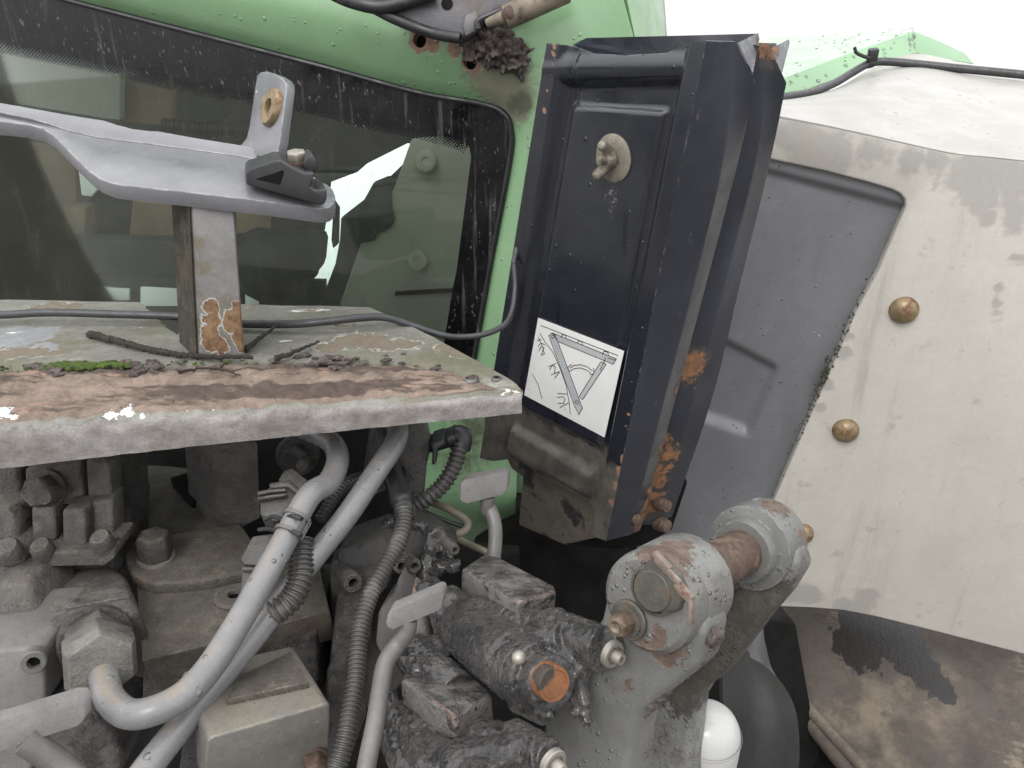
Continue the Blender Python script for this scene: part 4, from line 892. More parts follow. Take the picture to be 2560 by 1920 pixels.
# moss and dirt along the seam
bm = BM(); random.seed(5)
for i in range(330):
    t = random.random() ** .8; x, y = (1300 - 660 * t, 60 + 1480 * t)
    w = math.exp(-((t - .42) / .22) ** 2) + .08
    if random.random() > w: continue
    c = PF.at(*Z1('F', x + random.gauss(-10, 5 + 9 * w), y + random.gauss(0, 20)), -.002); r = random.uniform(.001, .0026) * (.6 + w * .6)
    blob(bm, c, r, 1, .5, 150)
m_seam = mat('dark_moss', lin(84, 86, 66), .95, var=.5, vscale=150, bump=(2, 400))
o = mk('seam_moss', bm, m_seam, fen, ang=30); o['kind'] = 'stuff'
# underside / inner liner below the rear face
PLn = plane3((1950, 1530, 1.66), (2560, 1660, 1.5), (2300, 1900, 1.42))
wetp = [(PLn.at(*Z1('I', x, y)), r) for x, y, r in ((1180, 780, .05), (1250, 830, .07), (1200, 920, .06), (1330, 880, .05), (1450, 950, .04), (1520, 1020, .04), (1600, 1090, .035), (1680, 1150, .03), (1740, 1220, .022), (1560, 950, .035), (1640, 1030, .02), (1430, 800, .05))]
m_liner = mat('mud_stained_liner', lin(88, 80, 73), .8, grit=.15, var=.25, vscale=6, bump=(.3, 160), bump2=(.3, 40),
    layers=[(('noise', 7, .48, .2), lin(128, 116, 100), .85), (('noise', 22, .52, .15), lin(92, 83, 75), .85), (('noise', 26, .6, .1, (.25, .25, 1)), lin(142, 130, 114), .85), (('patch', wetp, 40, 1.5, .1, .12), lin(34, 31, 29), .3), (('specks', 45, .06, .2), lin(160, 150, 136), .8)])
lin_ = PLn.pts(Z('I', 560, 600, 1000, 640, 2500, 1000, 2500, 1900, 1300, 1740, 1230, 1659, 1000, 1400, 840, 1250, 640, 1040, 600, 800))
bm = BM(); prism(bm, lin_, -PLn.n * .02); mk('inner_liner', bm, m_liner, fen, .002)
bm = BM(); tube(bm, PLn.pts(Z('I', 620, 1020, 830, 1235, 1000, 1420, 1220, 1659, 1330, 1780), .006), .011, 10); mk('liner_bead', bm, m_liner, fen)
bm = BM(); tube(bm, PLn.pts(Z('I', 830, 1300, 950, 1440, 1110, 1640, 1230, 1800), -.01), .016, 10); mk('liner_bead', bm, m_liner, fen)
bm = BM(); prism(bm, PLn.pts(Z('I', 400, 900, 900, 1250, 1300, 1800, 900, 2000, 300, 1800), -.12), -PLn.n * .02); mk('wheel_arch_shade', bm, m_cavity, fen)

# green cover on the fender top
gc = thing('green_cover', 'mint green body cover wet with raindrops behind the grey mudguard', 'cover', PZ('C', 1300, 400, 1.75))
A_ = [PZ('C', x, y, d) for x, y, d in ((500, 560, 1.62), (740, 478, 1.66), (1200, 305, 1.72), (1500, 205, 1.76), (1540, 192, 1.77))]
B_ = [PZ('C', x, y, d) for x, y, d in ((480, 665, 1.62), (735, 600, 1.64), (1200, 430, 1.70), (1500, 335, 1.75), (1545, 326, 1.765))]
T_ = [PZ('C', x, y, d) for x, y, d in ((500, 250, 2.25), (735, 226, 2.2), (1100, 200, 2.1), (1480, 172, 1.95), (1525, 170, 1.9))]
m_gc = mat('mint_paint', lin(165, 208, 163, .95), .3, var=.05, vscale=6, bump=(.02, 300), drops=.16, dscale=70, coat=.3)
rows_c = [T_, [a.lerp(b, .5) for a, b in zip(T_, A_)], [a + (b - a) * .04 for a, b in zip(A_, T_)], A_, [a + (b - a) * .1 for a, b in zip(A_, B_)], B_]
def polyloft(rows_, nu):
    def at(c, u): x = u * (len(c) - 1); i = min(int(x), len(c) - 2); return c[i].lerp(c[i + 1], x - i)
    return rows_, at
bm = BM(); vv = [[bm.verts.new(p) for p in r] for r in rows_c]
for j in range(len(vv) - 1):
    for i in range(len(vv[0]) - 1): bm.faces.new([vv[j][i], vv[j][i + 1], vv[j + 1][i + 1], vv[j + 1][i]])
thicken(bm, .006); mk('cover_top', bm, m_gc, gc, ang=40)
bm = BM(); prism(bm, [A_[-1], PZ('C', 1690, 250, 1.80), PZ('C', 1850, 325, 1.84), PZ('C', 1910, 395, 1.86), PZ('C', 1750, 366, 1.80), B_[-1]], V((-.003, .01, 0))); mk('cover_end', bm, m_gc, gc, .002)
bm = BM(); random.seed(11)
for i in range(150):
    u, v = random.random(), random.random()
    x = u * 3.999; i0 = int(x); a = A_[i0].lerp(A_[i0 + 1], x - i0); b = (T_ if i % 3 else B_)[i0].lerp((T_ if i % 3 else B_)[i0 + 1], x - i0)
    if i0 == 0: continue
    p = a.lerp(b, .06 + v * .85); r = random.uniform(.002, .0055)
    n_ = V((-.1, -.3, 1)).normalized() if i % 3 else V((-.2, -.9, .3)).normalized()
    x_, y_, a_ = frame(n_); lathe(bm, p - n_ * .0003, n_, [(r, 0), (r * .86, r * .35), (r * .5, r * .55), (r * .1, r * .6)], 10)
o = mk('raindrops', bm, m_drop, gc); o['kind'] = 'stuff'
# cable over the fender with zip tie
pts = [PZ('C', x, y, d) for x, y, d in ((560, 650, 1.42), (740, 605, 1.45), (900, 575, 1.50), (1040, 520, 1.54), (1150, 455, 1.57), (1260, 398, 1.58), (1400, 390, 1.57), (1800, 430, 1.53), (2212, 470, 1.48), (2500, 500, 1.45))]
pts = [p + V((0, -.005, .003)) for p in pts]
bm = BM(); tube(bm, pts, .0078, 14, 10); o = mk('cable', bm, m_cable, base=pts[4]); props(o, 'thick grey cable running over the pale mudguard past the green cover', 'cable')
tie = thing('zip_tie', 'black zip tie knotted round the grey cable on the mudguard', 'zip tie', pts[5])
ax = (pts[6] - pts[4]).normalized(); c = pts[5]
bm = BM(); lathe(bm, c - ax * .005, ax, [(.0080, 0), (.0092, .0), (.0092, .009), (.0080, .009)], 20); mk('strap', bm, m_black, tie)
bm = BM(); box(bm, c + V((-.010, -.012, .002)), V((.020, .004, .002)), V((0, .014, .004)), V((0, -.002, .022))); mk('buckle', bm, m_black, tie, .002)
bm = BM(); tube(bm, [c + V((-.008, -.010, .010)), c + V((-.022, -.011, .014)), c + V((-.036, -.012, .020)), c + V((-.042, -.012, .030))], .0035, 8); mk('tail', bm, m_black, tie)

# ================================================================== LIFT ARM
arm = thing('lift_arm', 'grey forged lift arm with twin eyes and rusty red pin', 'lift arm', P(1560, 1900, .66))
c1 = P(1612, 1512, .62); c2_ = P(1893, 1358, .765); AX = (c2_ - c1).normalized(); LA = (c2_ - c1).length; RE = .0415
e_at = lambda f: c1 + AX * (LA * f)
rp = [(e_at(.12) + V((0, 0, .035)), .03), (e_at(.3) + V((-.01, -.01, .04)), .022), (e_at(.05) + V((.01, -.01, -.03)), .03), (P(*Z1('H', 1920, 1150), .66), .012), (e_at(1.1) + V((0, -.01, .04)), .02)]
m_arm = mat('arm_grey_paint', lin(134, 134, 131, .92), .26, grit=.1, edge=(lin(180, 172, 166), .003, .5), var=.18, vscale=12, bump=(.15, 200), bump2=(.2, 60), drops=.45, dscale=190,
    layers=[(('noise', 16, .54, .14), lin(108, 102, 94), .6), (('noise', 20, .62, .06), lin(128, 98, 80), .6), (('patch', rp, 80, 1.9, .2, .22), lin(98, 78, 66), .6, -.2, (lin(120, 104, 93), 70)), (('specks', 120, .12, .4), lin(70, 64, 58), .7), (('noise', 30, .66, .05), lin(190, 184, 178), .5)])
m_armd = mat('arm_grimy', lin(104, 102, 98), .6, var=.25, vscale=18, bump=(.6, 220), bump2=(.9, 70), layers=[(('noise', 14, .48, .14), lin(66, 62, 57), .85, .5), (('noise', 40, .62, .08), lin(140, 134, 126), .5)])
PRc = Plane(c1 + AX * (LA * .83 + .02), AX)
mdp = [(PRc.at(x, y), .05) for x, y in ((1830, 1450), (1790, 1520), (1730, 1590), (1670, 1650), (1880, 1500), (1830, 1570), (1760, 1630), (1700, 1690))]
m_arm2 = mat('arm_muddy_grey', lin(138, 138, 136, .95), .3, var=.18, vscale=12, bump=(.5, 200), bump2=(.6, 60), grit=.15, drops=.3, dscale=220, edge=(lin(176, 170, 164), .003, .5),
    layers=[(('noise', 16, .54, .14), lin(104, 100, 93), .5), (('patch', mdp, 60, 1.3, .1, .2), lin(70, 66, 61), .75, 1.2, (lin(98, 93, 86), 50)), (('specks', 120, .12, .4), lin(66, 60, 55), .7)])
# front cheek
PFc = Plane(e_at(.02), AX)
cheek = PFc.pts([(1490, 1500), (1478, 1560), (1440, 1620), (1385, 1700), (1340, 1780), (1310, 1980), (1545, 2000), (1556, 1880), (1575, 1800), (1640, 1752), (1720, 1690), (1745, 1600), (1700, 1480), (1600, 1450)])
bm = BM(); prism(bm, [p + AX * .012 for p in cheek], AX * .042); mk('front_cheek', bm, m_arm, arm, .008, 3)
bm = BM(); lathe(bm, e_at(0), AX, [(RE * .86, 0), (RE * .97, .004), (RE, .010), (RE, .026), (RE * .985, .028), (RE * 1.02, .031), (RE * 1.03, .060), (RE * .99, .068), (RE * .8, .070)], 48)
mk('front_eye', bm, m_arm, arm, ang=30)
bm = BM(); lathe(bm, e_at(.3), AX, [(RE * .52, 0), (RE * .52, LA * .62)], 30); mk('pin', bm, m_rust, arm)
z0 = LA * .83
bm = BM(); lathe(bm, c1 + AX * z0, AX, [(RE * .5, -.002), (RE * .70, -.002), (RE * .74, .006), (RE * .76, .012), (RE * .98, .014), (RE * 1.0, .020), (RE * 1.0, .050), (RE * .96, .057), (RE * .7, .059)], 48); mk('rear_eye', bm, m_arm, arm, ang=30)
bm = BM(); lathe(bm, c1 + AX * (z0 - .001), AX, [(RE * .72, .0035), (RE * .86, .0045), (RE * 1.0, .013)], 40, cap=False)
PRc = Plane(c1 + AX * (z0 + .02), AX)
chk2 = PRc.pts([(1835, 1425), (1780, 1480), (1700, 1540), (1600, 1600), (1480, 1740), (1440, 2000), (1715, 2000), (1720, 1900), (1737, 1758), (1758, 1722), (1794, 1700), (1835, 1648), (1904, 1556), (1961, 1489), (2000, 1425), (1980, 1370), (1900, 1330)])
bm = BM(); prism(bm, chk2, AX * .035); bmesh.ops.recalc_face_normals(bm, faces=bm.faces); mk('rear_cheek', bm, m_arm2, arm, .007, 3)
# caked mud between cheeks
bm = BM()
for t in range(14):
    f = t / 13; c = PRc.at(1800 - 210 * f, 1440 + 290 * f, .004); blob(bm, c, (.026, .020, .026), 2, .2, 60)
gunk('caked_mud', bm, mat('wet_mud', lin(78, 74, 68), .6, var=.3, vscale=40, bump=(1.2, 220), bump2=(1.6, 80), layers=[(('noise', 40, .58, .1), lin(120, 116, 108), .5)]), arm, .003, .006, 70, .8)
bm = BM(); random.seed(21)
for t in range(60):
    f = t / 59; c = PFc.at(1792 - 215 * f, 1582 + 232 * f, -.03 + random.gauss(0, .004)); blob(bm, c, random.uniform(.004, .008), 1, .4, 120)
gunk('edge_mud', bm, m_mud, arm, .0016, .002, 130, smooth=1)
# retaining parts on the eye's face
fn_ = -AX; fc = e_at(0)
def onface(reg, x, y, off=0.0): return Plane(fc + fn_ * off, AX).at(*Z1(reg, x, y))
m_bolt = mat('brown_bolt', lin(118, 100, 82), .45, .2, var=.3, vscale=60, bump=(.4, 240), grit=.2, edge=(lin(170, 158, 142), .002, .4))
pc_ = onface('H', 2062, 560, .001); m_pinend = mat('pin_end', lin(104, 101, 93), .5, .2, var=.25, vscale=40, layers=[(('noise', 40, .54, .1), lin(112, 92, 76), .7)], grit=.2)
bm = BM(); lathe(bm, pc_ - fn_ * .004, fn_, [(.0205, 0), (.0205, .0075), (.0180, .0085), (.0175, .006), (.0168, .006), (.0165, .0095), (.0155, .0105), (.002, .0105)], 36); mk('pin_end', bm, m_pinend, arm, ang=25)
bc_ = onface('H', 1905, 745, .0); bm = BM(); lathe(bm, bc_ - fn_ * .004, fn_, [(.0165, 0), (.0165, .007), (.0155, .008), (.013, .008), (.0128, .010), (.008, .010)], 36); mk('washer', bm, m_pinend, arm, ang=25)
bm = BM(); hexhead(bm, bc_ + fn_ * .006, fn_, .0098, .014, .5); lathe(bm, bc_ + fn_ * .020, fn_, [(.0070, 0), (.006, .0008), (.004, .0008), (.0035, -.0004)], 20); mk('hex_bolt', bm, m_bolt, arm, .0008)
m_ret = mat('pinkish_bare_steel', lin(160, 144, 132, .9), .5, .3, var=.25, vscale=60, layers=[(('noise', 50, .54, .1), lin(120, 84, 68), .7)])
pl1 = Plane(fc + fn_ * .009, AX)
def bar(pts, w, name, t=.006):
    a, b = pl1.at(*Z1(*pts[0])), pl1.at(*Z1(*pts[1])); s = (b - a).cross(AX).normalized() * w
    bm = BM(); prism(bm, [a - s, b - s, b + s, a + s], AX * t); return mk(name, bm, m_ret, arm, .0012)
N_ = lambda x, y: ('H', (1400 + x * .4656 - 800) / K, (1150 + y * .4656 - 1245) / K)
bar([N_(490, 505), N_(575, 600)], .0036, 'retaining_strip'); bar([N_(610, 668), N_(702, 760)], .0036, 'retaining_strip'); bar([N_(698, 750), N_(690, 890)], .0016, 'retaining_strip')
bar([N_(565, 590), N_(640, 670)], .0030, 'retaining_strip', .003)
bm = BM(); prism(bm, Plane(fc + fn_ * .006, AX).pts(Z('H', 1930, 470, 2020, 375, 2090, 370, 2190, 470, 2240, 590, 2200, 700, 2100, 720, 1960, 640)), AX * .01); mk('retaining_plate', bm, m_pinend, arm, .003)

# white canister, black rubber flap
can = thing('white_canister', 'white domed filter canister half hidden behind the grey lift arm', 'canister', P(1780, 1980, .86))
cc = P(1769, 1828, .88); upv = V((0, -.06, 1)).normalized(); r = 84 * .88 / FPX
bm = BM(); lathe(bm, cc - upv * .14, upv, [(r, 0), (r, .105), (r, .125), (r * .995, .131), (r * .97, .139), (r * .91, .148), (r * .80, .157), (r * .64, .164), (r * .4, .169), (r * .1, .171)], 48); mk('canister_body', bm, m_white, can, ang=30)
bm = BM(); lathe(bm, cc - upv * .004, upv, [(r * 1.004, 0), (r * 1.012, .001), (r * 1.012, .003), (r * 1.004, .004)], 48, cap=False); mk('seam_ring', bm, m_white, can)
m_blue = mat('pale_blue_print', lin(150, 190, 215), .4, var=.05)
bm = BM()
for k in range(4):
    for q in range(7):
        a0 = -1.35 + q * .085; a1 = a0 + .075; h0 = -.052 - k * .010 + .014 * (q / 7) ** 1.5; x, y, a_ = frame(upv)
        pt = lambda an, h: cc + upv * h + (V((math.cos(an), math.sin(an), 0))) * (r * 1.003)
        if q > 1 + k % 2: prism(bm, [pt(a0, h0), pt(a1, h0 + .002), pt(a1, h0 + .0032), pt(a0, h0 + .0012)], V((0, .0004, 0)))
mk('printed_lines', bm, m_blue, can)
flap = thing('rubber_flap', 'curved black rubber flap hanging behind the white canister', 'rubber flap', P(1950, 1950, 1.15))
rws = [[PZ('I', x, y, d) for x, y, d in r_] for r_ in (
    [(380, 930, 1.10), (360, 1150, 1.06), (380, 1400, 1.02), (420, 1700, 1.0), (440, 1900, 1.0)],
    [(480, 930, 1.16), (520, 1120, 1.13), (540, 1380, 1.10), (560, 1700, 1.08), (570, 1900, 1.08)],
    [(560, 960, 1.20), (640, 1110, 1.16), (700, 1380, 1.13), (710, 1700, 1.12), (700, 1900, 1.12)],
    [(625, 1030, 1.24), (740, 1160, 1.20), (815, 1330, 1.17), (832, 1600, 1.16), (800, 1900, 1.16)])]
m_flap = mat('black_flap', lin(38, 39, 40), .5, var=.25, vscale=10, layers=[(('noise', 9, .55, .2), lin(52, 51, 50), .6), (('specks', 60, .06, .2), lin(130, 126, 120), .7)])
bm = BM(); grid(bm, loftfn(rws), 40, 30); thicken(bm, .005); mk('flap_sheet', bm, m_flap, flap, ang=60)
rws = [[PZ('I', x, y, d) for x, y, d in r_] for r_ in (
    [(520, 850, 1.22), (460, 960, 1.17), (420, 1000, 1.13)], [(600, 770, 1.24), (580, 920, 1.2), (560, 1020, 1.17)], [(615, 850, 1.25), (645, 1050, 1.22), (680, 1150, 1.19)], [(625, 900, 1.26), (660, 1040, 1.24), (740, 1170, 1.21)])]
m_flap2 = mat('grey_flap_edge', lin(98, 100, 103), .45, var=.2, vscale=14)
bm = BM(); grid(bm, loftfn(rws), 20, 18); thicken(bm, .005); mk('flap_fold', bm, m_flap2, flap, ang=60)

# ================================================================== HYDRAULICS
# filler walls behind everything, the deep gaps' shade in their colour
hs_ = thing('axle_housing', 'axle housing coloured shade-dark deep behind the hydraulic pipes', 'housing', P(800, 1600, 1.15))
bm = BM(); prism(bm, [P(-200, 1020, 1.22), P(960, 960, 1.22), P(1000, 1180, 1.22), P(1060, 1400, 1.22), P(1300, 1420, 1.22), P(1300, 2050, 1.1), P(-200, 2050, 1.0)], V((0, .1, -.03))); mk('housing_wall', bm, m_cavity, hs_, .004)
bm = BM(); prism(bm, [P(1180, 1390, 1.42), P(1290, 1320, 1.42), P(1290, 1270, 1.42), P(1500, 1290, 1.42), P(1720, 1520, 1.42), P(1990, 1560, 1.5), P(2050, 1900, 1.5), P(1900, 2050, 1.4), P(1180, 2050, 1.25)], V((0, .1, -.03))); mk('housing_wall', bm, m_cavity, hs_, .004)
rws = [[PZ('D', x, y, d) for x, y, d in r_] for r_ in ([(690, 1340, 1.12), (900, 1290, 1.12), (1100, 1300, 1.12), (1300, 1330, 1.12)], [(690, 1450, 1.05), (900, 1400, 1.05), (1100, 1400, 1.05), (1300, 1430, 1.05)], [(680, 1660, .98), (900, 1660, .98), (1100, 1660, .98), (1400, 1660, .98)], [(700, 1900, .94), (900, 1880, .94), (1200, 1850, .94), (1450, 1820, .94)])]
bm = BM(); grid(bm, loftfn(rws), 30, 24); thicken(bm, .02); mk('housing_hump', bm, mat('dusty_dark_iron', lin(74, 71, 67), .8, var=.3, vscale=14, bump=(.5, 200), layers=[(('up', .3, .9, 30, .45), lin(110, 103, 92), .9)]), hs_, ang=60)
bm = BM(); prism(bm, [PZ('D', 1035, 1360, 1.03), PZ('D', 1110, 1390, 1.03), PZ('D', 1200, 1500, 1.0), PZ('D', 1180, 1560, 1.0), PZ('D', 1060, 1430, 1.02)], V((.01, .03, -.01))); mk('rib', bm, m_cavity, hs_, .003)

def bx(name, reg, pts, d, back, m, parent, bev=.004, seg=3, dd=(0, 0, 0)):
    """solid block: its front outline on a plane facing the camera, pushed back by a vector"""
    z = Z(reg, *pts); x0, y0 = z[0]
    pl = plane3((x0, y0, d), (x0 + 400, y0, d + dd[0]), (x0, y0 + 400, d + dd[1]))
    bm = BM(); prism(bm, pl.pts(z), V(back)); return mk(name, bm, m, parent, bev, seg)
# valve sections, far left pair
v1 = thing('valve_section', 'grimy cast valve section with stud nut left of the dark gap', 'valve', PZ('G', 430, 400, .84), 'cast valve sections under the shelf')
bx('section_body', 'D', (160, 1290, 690, 1230, 690, 1659, 700, 1700, 690, 2010, 640, 2050, 210, 2060, 180, 2020, 170, 1659), .90, (0, .10, .0), m_castdark, v1, .005, dd=(0, -.04, 0))
bx('flange', 'D', (150, 1310, 490, 1275, 510, 1500, 480, 1530, 190, 1540, 160, 1500), .872, (0, .03, 0), m_cast, v1, .003)
bx('side_web', 'D', (525, 1255, 665, 1235, 690, 1520, 540, 1530), .872, (0, .03, 0), m_cast, v1, .003)
c = PZ('D', 285, 1430, .868); ax = V((.05, -.9, .35)).normalized()
bm = BM(); lathe(bm, c - ax * .004, ax, [(R(120, .87), 0), (R(120, .87), .006), (R(105, .87), .007)], 24); mk('washer', bm, m_cast, v1)
bm = BM(); hexhead(bm, c, ax, R(98, .87), .024, .2); mk('nut', bm, m_cast, v1, .0015)
c = PZ('D', 298, 1470, .845); bm = BM(); lathe(bm, c - ax * .015, ax, [(R(52, .85), 0), (R(52, .85), .022), (R(44, .85), .025)], 20); mk('stud', bm, m_cast, v1)
bx('pad', 'G', (190, 60, 335, 60, 345, 260, 195, 260), .855, (0, .03, 0), m_cast, v1, .003)
bx('pad', 'G', (380, 75, 520, 70, 530, 325, 385, 330), .845, (0, .03, 0), m_cast, v1, .003)
bx('pad', 'G', (560, 20, 690, 10, 695, 260, 570, 250), .86, (0, .03, 0), m_cast, v1, .003)
bx('base_rim', 'G', (190, 345, 700, 310, 705, 370, 640, 420, 220, 430, 190, 400), .835, (0, .05, 0), m_cast, v1, .003)
for x, y in ((265, 290), (630, 240)):
    c = PZ('G', x, y, .835); bm = BM(); lathe(bm, c - V((0, 0, .012)), V((0, -.3, 1)), [(R(66, .83), 0), (R(66, .83), .014), (R(50, .83), .018)], 20); mk('bolt_head', bm, m_cast, v1)
v2 = thing('valve_section', 'grimy cast valve section cut off by the left photo edge', 'valve', PZ('G', 50, 400, .82), 'cast valve sections under the shelf')
bx('section_body', 'D', (-400, 1330, 120, 1310, 135, 1659, 150, 2060, -400, 2100), .88, (0, .12, 0), m_castdark, v2, .006)
bx('pad', 'D', (-150, 1560, 100, 1550, 110, 1800, -150, 1800), .85, (0, .04, 0), m_cast, v2, .008)
bx('base_rim', 'G', (-300, 330, 130, 330, 150, 420, -300, 440), .83, (0, .05, 0), m_cast, v2, .006)
c = PZ('G', 60, 300, .83); bm = BM(); lathe(bm, c - V((0, 0, .012)), V((0, -.3, 1)), [(R(75, .83), 0), (R(75, .83), .014), (R(60, .83), .018)], 20); mk('bolt_head', bm, m_cast, v2)

# elbow port block with union nut
m_nutc = mat('worn_union_nut', lin(122, 118, 113), .42, var=.25, vscale=20, bump=(.4, 250), grit=.25, edge=(lin(190, 184, 176), .003, .36), layers=[(('noise', 26, .54, .1), lin(92, 86, 80), .6)])
pb = thing('port_block', 'domed cast port block with large hex union nut at lower left', 'port block', PZ('G', 600, 1000, .74))
ptb_ = plane3((*Z1('G', 285, 800), .765), (*Z1('G', 860, 690), .78), (*Z1('G', 330, 435), .875))
bm = BM(); prism(bm, ptb_.pts(Z('G', 285, 800, 240, 640, 255, 520, 330, 432, 690, 405, 770, 470, 862, 690)), V((0, .012, -.10))); mk('block_casting', bm, m_cast, pb, .009, 4)
bm = BM(); prism(bm, [p + V((0, -.002, .003)) for p in ptb_.pts(Z('G', 320, 700, 330, 560, 680, 520, 800, 590, 810, 610))], V((0, .0, -.008))); mk('cap_pad', bm, m_cast, pb, .002)
axn = (PZ('G', 640, 1140, .68) - PZ('G', 590, 900, .775)).normalized()
c = PZ('G', 590, 880, .765)
bm = BM(); lathe(bm, c - axn * .01, axn, [(R(215, .76), 0), (R(215, .76), .012), (R(200, .76), .014)], 36); mk('collar_ring', bm, m_castdark, pb)
bm = BM(); lathe(bm, c + axn * .002, axn, [(R(205, .75), 0), (R(205, .75), .030), (R(185, .75), .034)], 6, .25); mk('lock_nut', bm, m_cast, pb, .002)
bm = BM(); lathe(bm, c + axn * .030, axn, [(R(205, .72), 0), (R(228, .72), .004), (R(228, .72), .036), (R(196, .72), .046), (R(110, .72), .046)], 6, .35); mk('union_nut', bm, m_nutc, pb, .0012)
lb = thing('side_block', 'pale grimy valve block with socket screw at the left photo edge', 'valve block', PZ('G', 100, 1100, .70))
bx('block_body', 'G', (-400, 960, 245, 915, 275, 960, 275, 1280, 200, 1290, 190, 1700, -400, 1700), .745, (0, .09, .0), m_handle, lb, .005)
bx('block_top', 'G', (-400, 560, 170, 520, 205, 640, 260, 900, -400, 950), .80, (0, .08, 0), m_cast, lb, .006, dd=(0, -.05, 0))
def socket(c, ax, r, parent, m=m_handle, h=.014):
    bm = BM(); lathe(bm, c - ax * h, ax, [(r, 0), (r, h * .9), (r * .9, h), (r * .52, h), (r * .50, h * .5)], 28, cap=False); mk('socket_screw', bm, m, parent)
    bm = BM(); lathe(bm, c - ax * h, ax, [(r * .53, h * .4), (r * .53, h * .55)], 6); mk('screw_socket', bm, m_cavity, parent)
socket(PZ('G', 205, 1015, .725), V((.35, -.85, .25)).normalized(), R(74, .73), lb)
bx('lower_casting', 'G', (230, 1290, 560, 1330, 700, 1500, 740, 1750, 150, 1750), .76, (0, .1, 0), m_castdark, lb, .01, 4)

# casting with dusty top, cover plate and bolt
ch = thing('valve_housing', 'dusty brown valve housing with flat top behind the bent pipes', 'valve housing', PZ('G', 1300, 1000, .84))
TP = [PZ('G', 800, 430, .98), PZ('G', 1500, 330, 1.0), PZ('G', 1900, 480, .95), PZ('G', 2025, 690, .88), PZ('G', 870, 1000, .775)]
# flatten to one plane
PT = plane3((*Z1('G', 870, 1000), .775), (*Z1('G', 2025, 690), .86), (*Z1('G', 830, 560), .87))
tp = PT.pts(Z('G', 830, 430, 1500, 330, 1960, 400, 2025, 690, 1280, 905, 870, 1000))
m_dusty = mat('dusty_casting', lin(116, 110, 101, .9), .7, grit=.34, edge=(lin(160, 152, 142), .003, .46), var=.2, vscale=14, bump=(.5, 240), bump2=(.6, 60), layers=[(('noise', 12, .5, .15), lin(112, 100, 88), .85), (('noise', 40, .56, .1), lin(136, 127, 113, .9), .85), (('specks', 110, .12, .3), lin(80, 74, 68), .8)])
bm = BM(); prism(bm, tp, V((0, .01, -.05))); mk('housing_top', bm, m_dusty, ch, .0025)
bx('housing_front', 'G', (872, 1030, 1290, 925, 1700, 800, 1960, 735, 1945, 860, 1960, 1300, 870, 1300), .80, (0, .1, 0), m_castdark, ch, .003, dd=(.06, 0, 0))
PTc = Plane(PT.p + PT.n * .014, PT.n)
cp = PTc.pts(Z('G', 760, 290, 830, 255, 1480, 150, 1600, 330, 1560, 440, 1250, 505, 960, 525, 880, 510, 810, 465, 770, 390))
bm = BM(); prism(bm, cp, -PT.n * .020); mk('cover_plate', bm, m_dusty, ch, .004, 3)
c = PTc.at(*Z1('G', 960, 370)); n_ = (PT.n + V((0, 0, .3))).normalized()
bm = BM(); lathe(bm, c, n_, [(R(112, .88), 0), (R(112, .88), .003)], 28); mk('washer', bm, m_zinc, ch)
bm = BM(); hexhead(bm, c + n_ * .003, n_, R(108, .87), .030, .1); mk('hex_bolt', bm, m_cast, ch, .002)
c = PT.at(*Z1('G', 1440, 610), .002); bm = BM(); lathe(bm, c, PT.n, [(R(125, .83), -.002), (R(125, .83), .002), (R(110, .83), .004), (R(42, .83), .004), (R(40, .83), -.006)], 32, cap=False); mk('port_ring', bm, m_dusty, ch)
bm = BM(); lathe(bm, c, PT.n, [(R(44, .83), -.008), (R(44, .83), -.001)], 20); mk('port_hole', bm, m_cavity, ch)
# front cover box with bolt
fb = thing('cover_box', 'square grey cover box with rusty bolt under the bent pipes', 'cover box', PZ('G', 1650, 1500, .68))
pfb2 = plane3((*Z1('G', 1280, 1480), .66), (*Z1('G', 2030, 1265), .72), (*Z1('G', 1270, 1650), .675))
frontl = pfb2.pts(Z('G', 1275, 1500, 1300, 1470, 2000, 1268, 2032, 1275, 2030, 1400, 2000, 1750, 1250, 1750))
bvec = PZ('G', 1800, 905, .80) - PZ('G', 2025, 1262, .72)
m_box = mat('box_paint', lin(140, 137, 131, .9), .42, grit=.15, edge=(lin(196, 190, 178), .003, .4), var=.12, vscale=12, bump=(.2, 240), layers=[(('noise', 16, .55, .14), lin(124, 116, 102), .7), (('up', .5, .95, 30, .35), lin(146, 139, 125, .85), .85), (('specks', 90, .1, .25), lin(96, 88, 78), .8), (('noise', 30, .68, .03), WHITE, .6)])
bm = BM(); prism(bm, frontl, bvec); mk('box_body', bm, m_box, fb, .004, 3)
c = pfb2.at(*Z1('G', 1935, 1590), .0); n_ = (-bvec).normalized(); n_ = V((.25, -.9, .1)).normalized()
bm = BM(); lathe(bm, c, n_, [(R(86, .7), -.004), (R(86, .7), .004)], 24); hexhead(bm, c + n_ * .004, n_, R(80, .7), .018, .2); mk('hex_bolt', bm, m_rust, fb, .0015)
bm = BM(); prism(bm, [p + V((0, -.0, .004)) for p in (PZ('G', 1395, 1240, .70), PZ('G', 1500, 1100, .745), PZ('G', 1790, 960, .785), PZ('G', 1900, 1150, .735), PZ('G', 1400, 1265, .70))], V((0, .0, -.008))); mk('gasket_pad', bm, m_dusty, fb, .001)
bx('box_side', 'G', (1130, 1420, 1265, 1400, 1270, 1760, 1080, 1760), .70, (0, .1, 0), m_castdark, fb, .004)

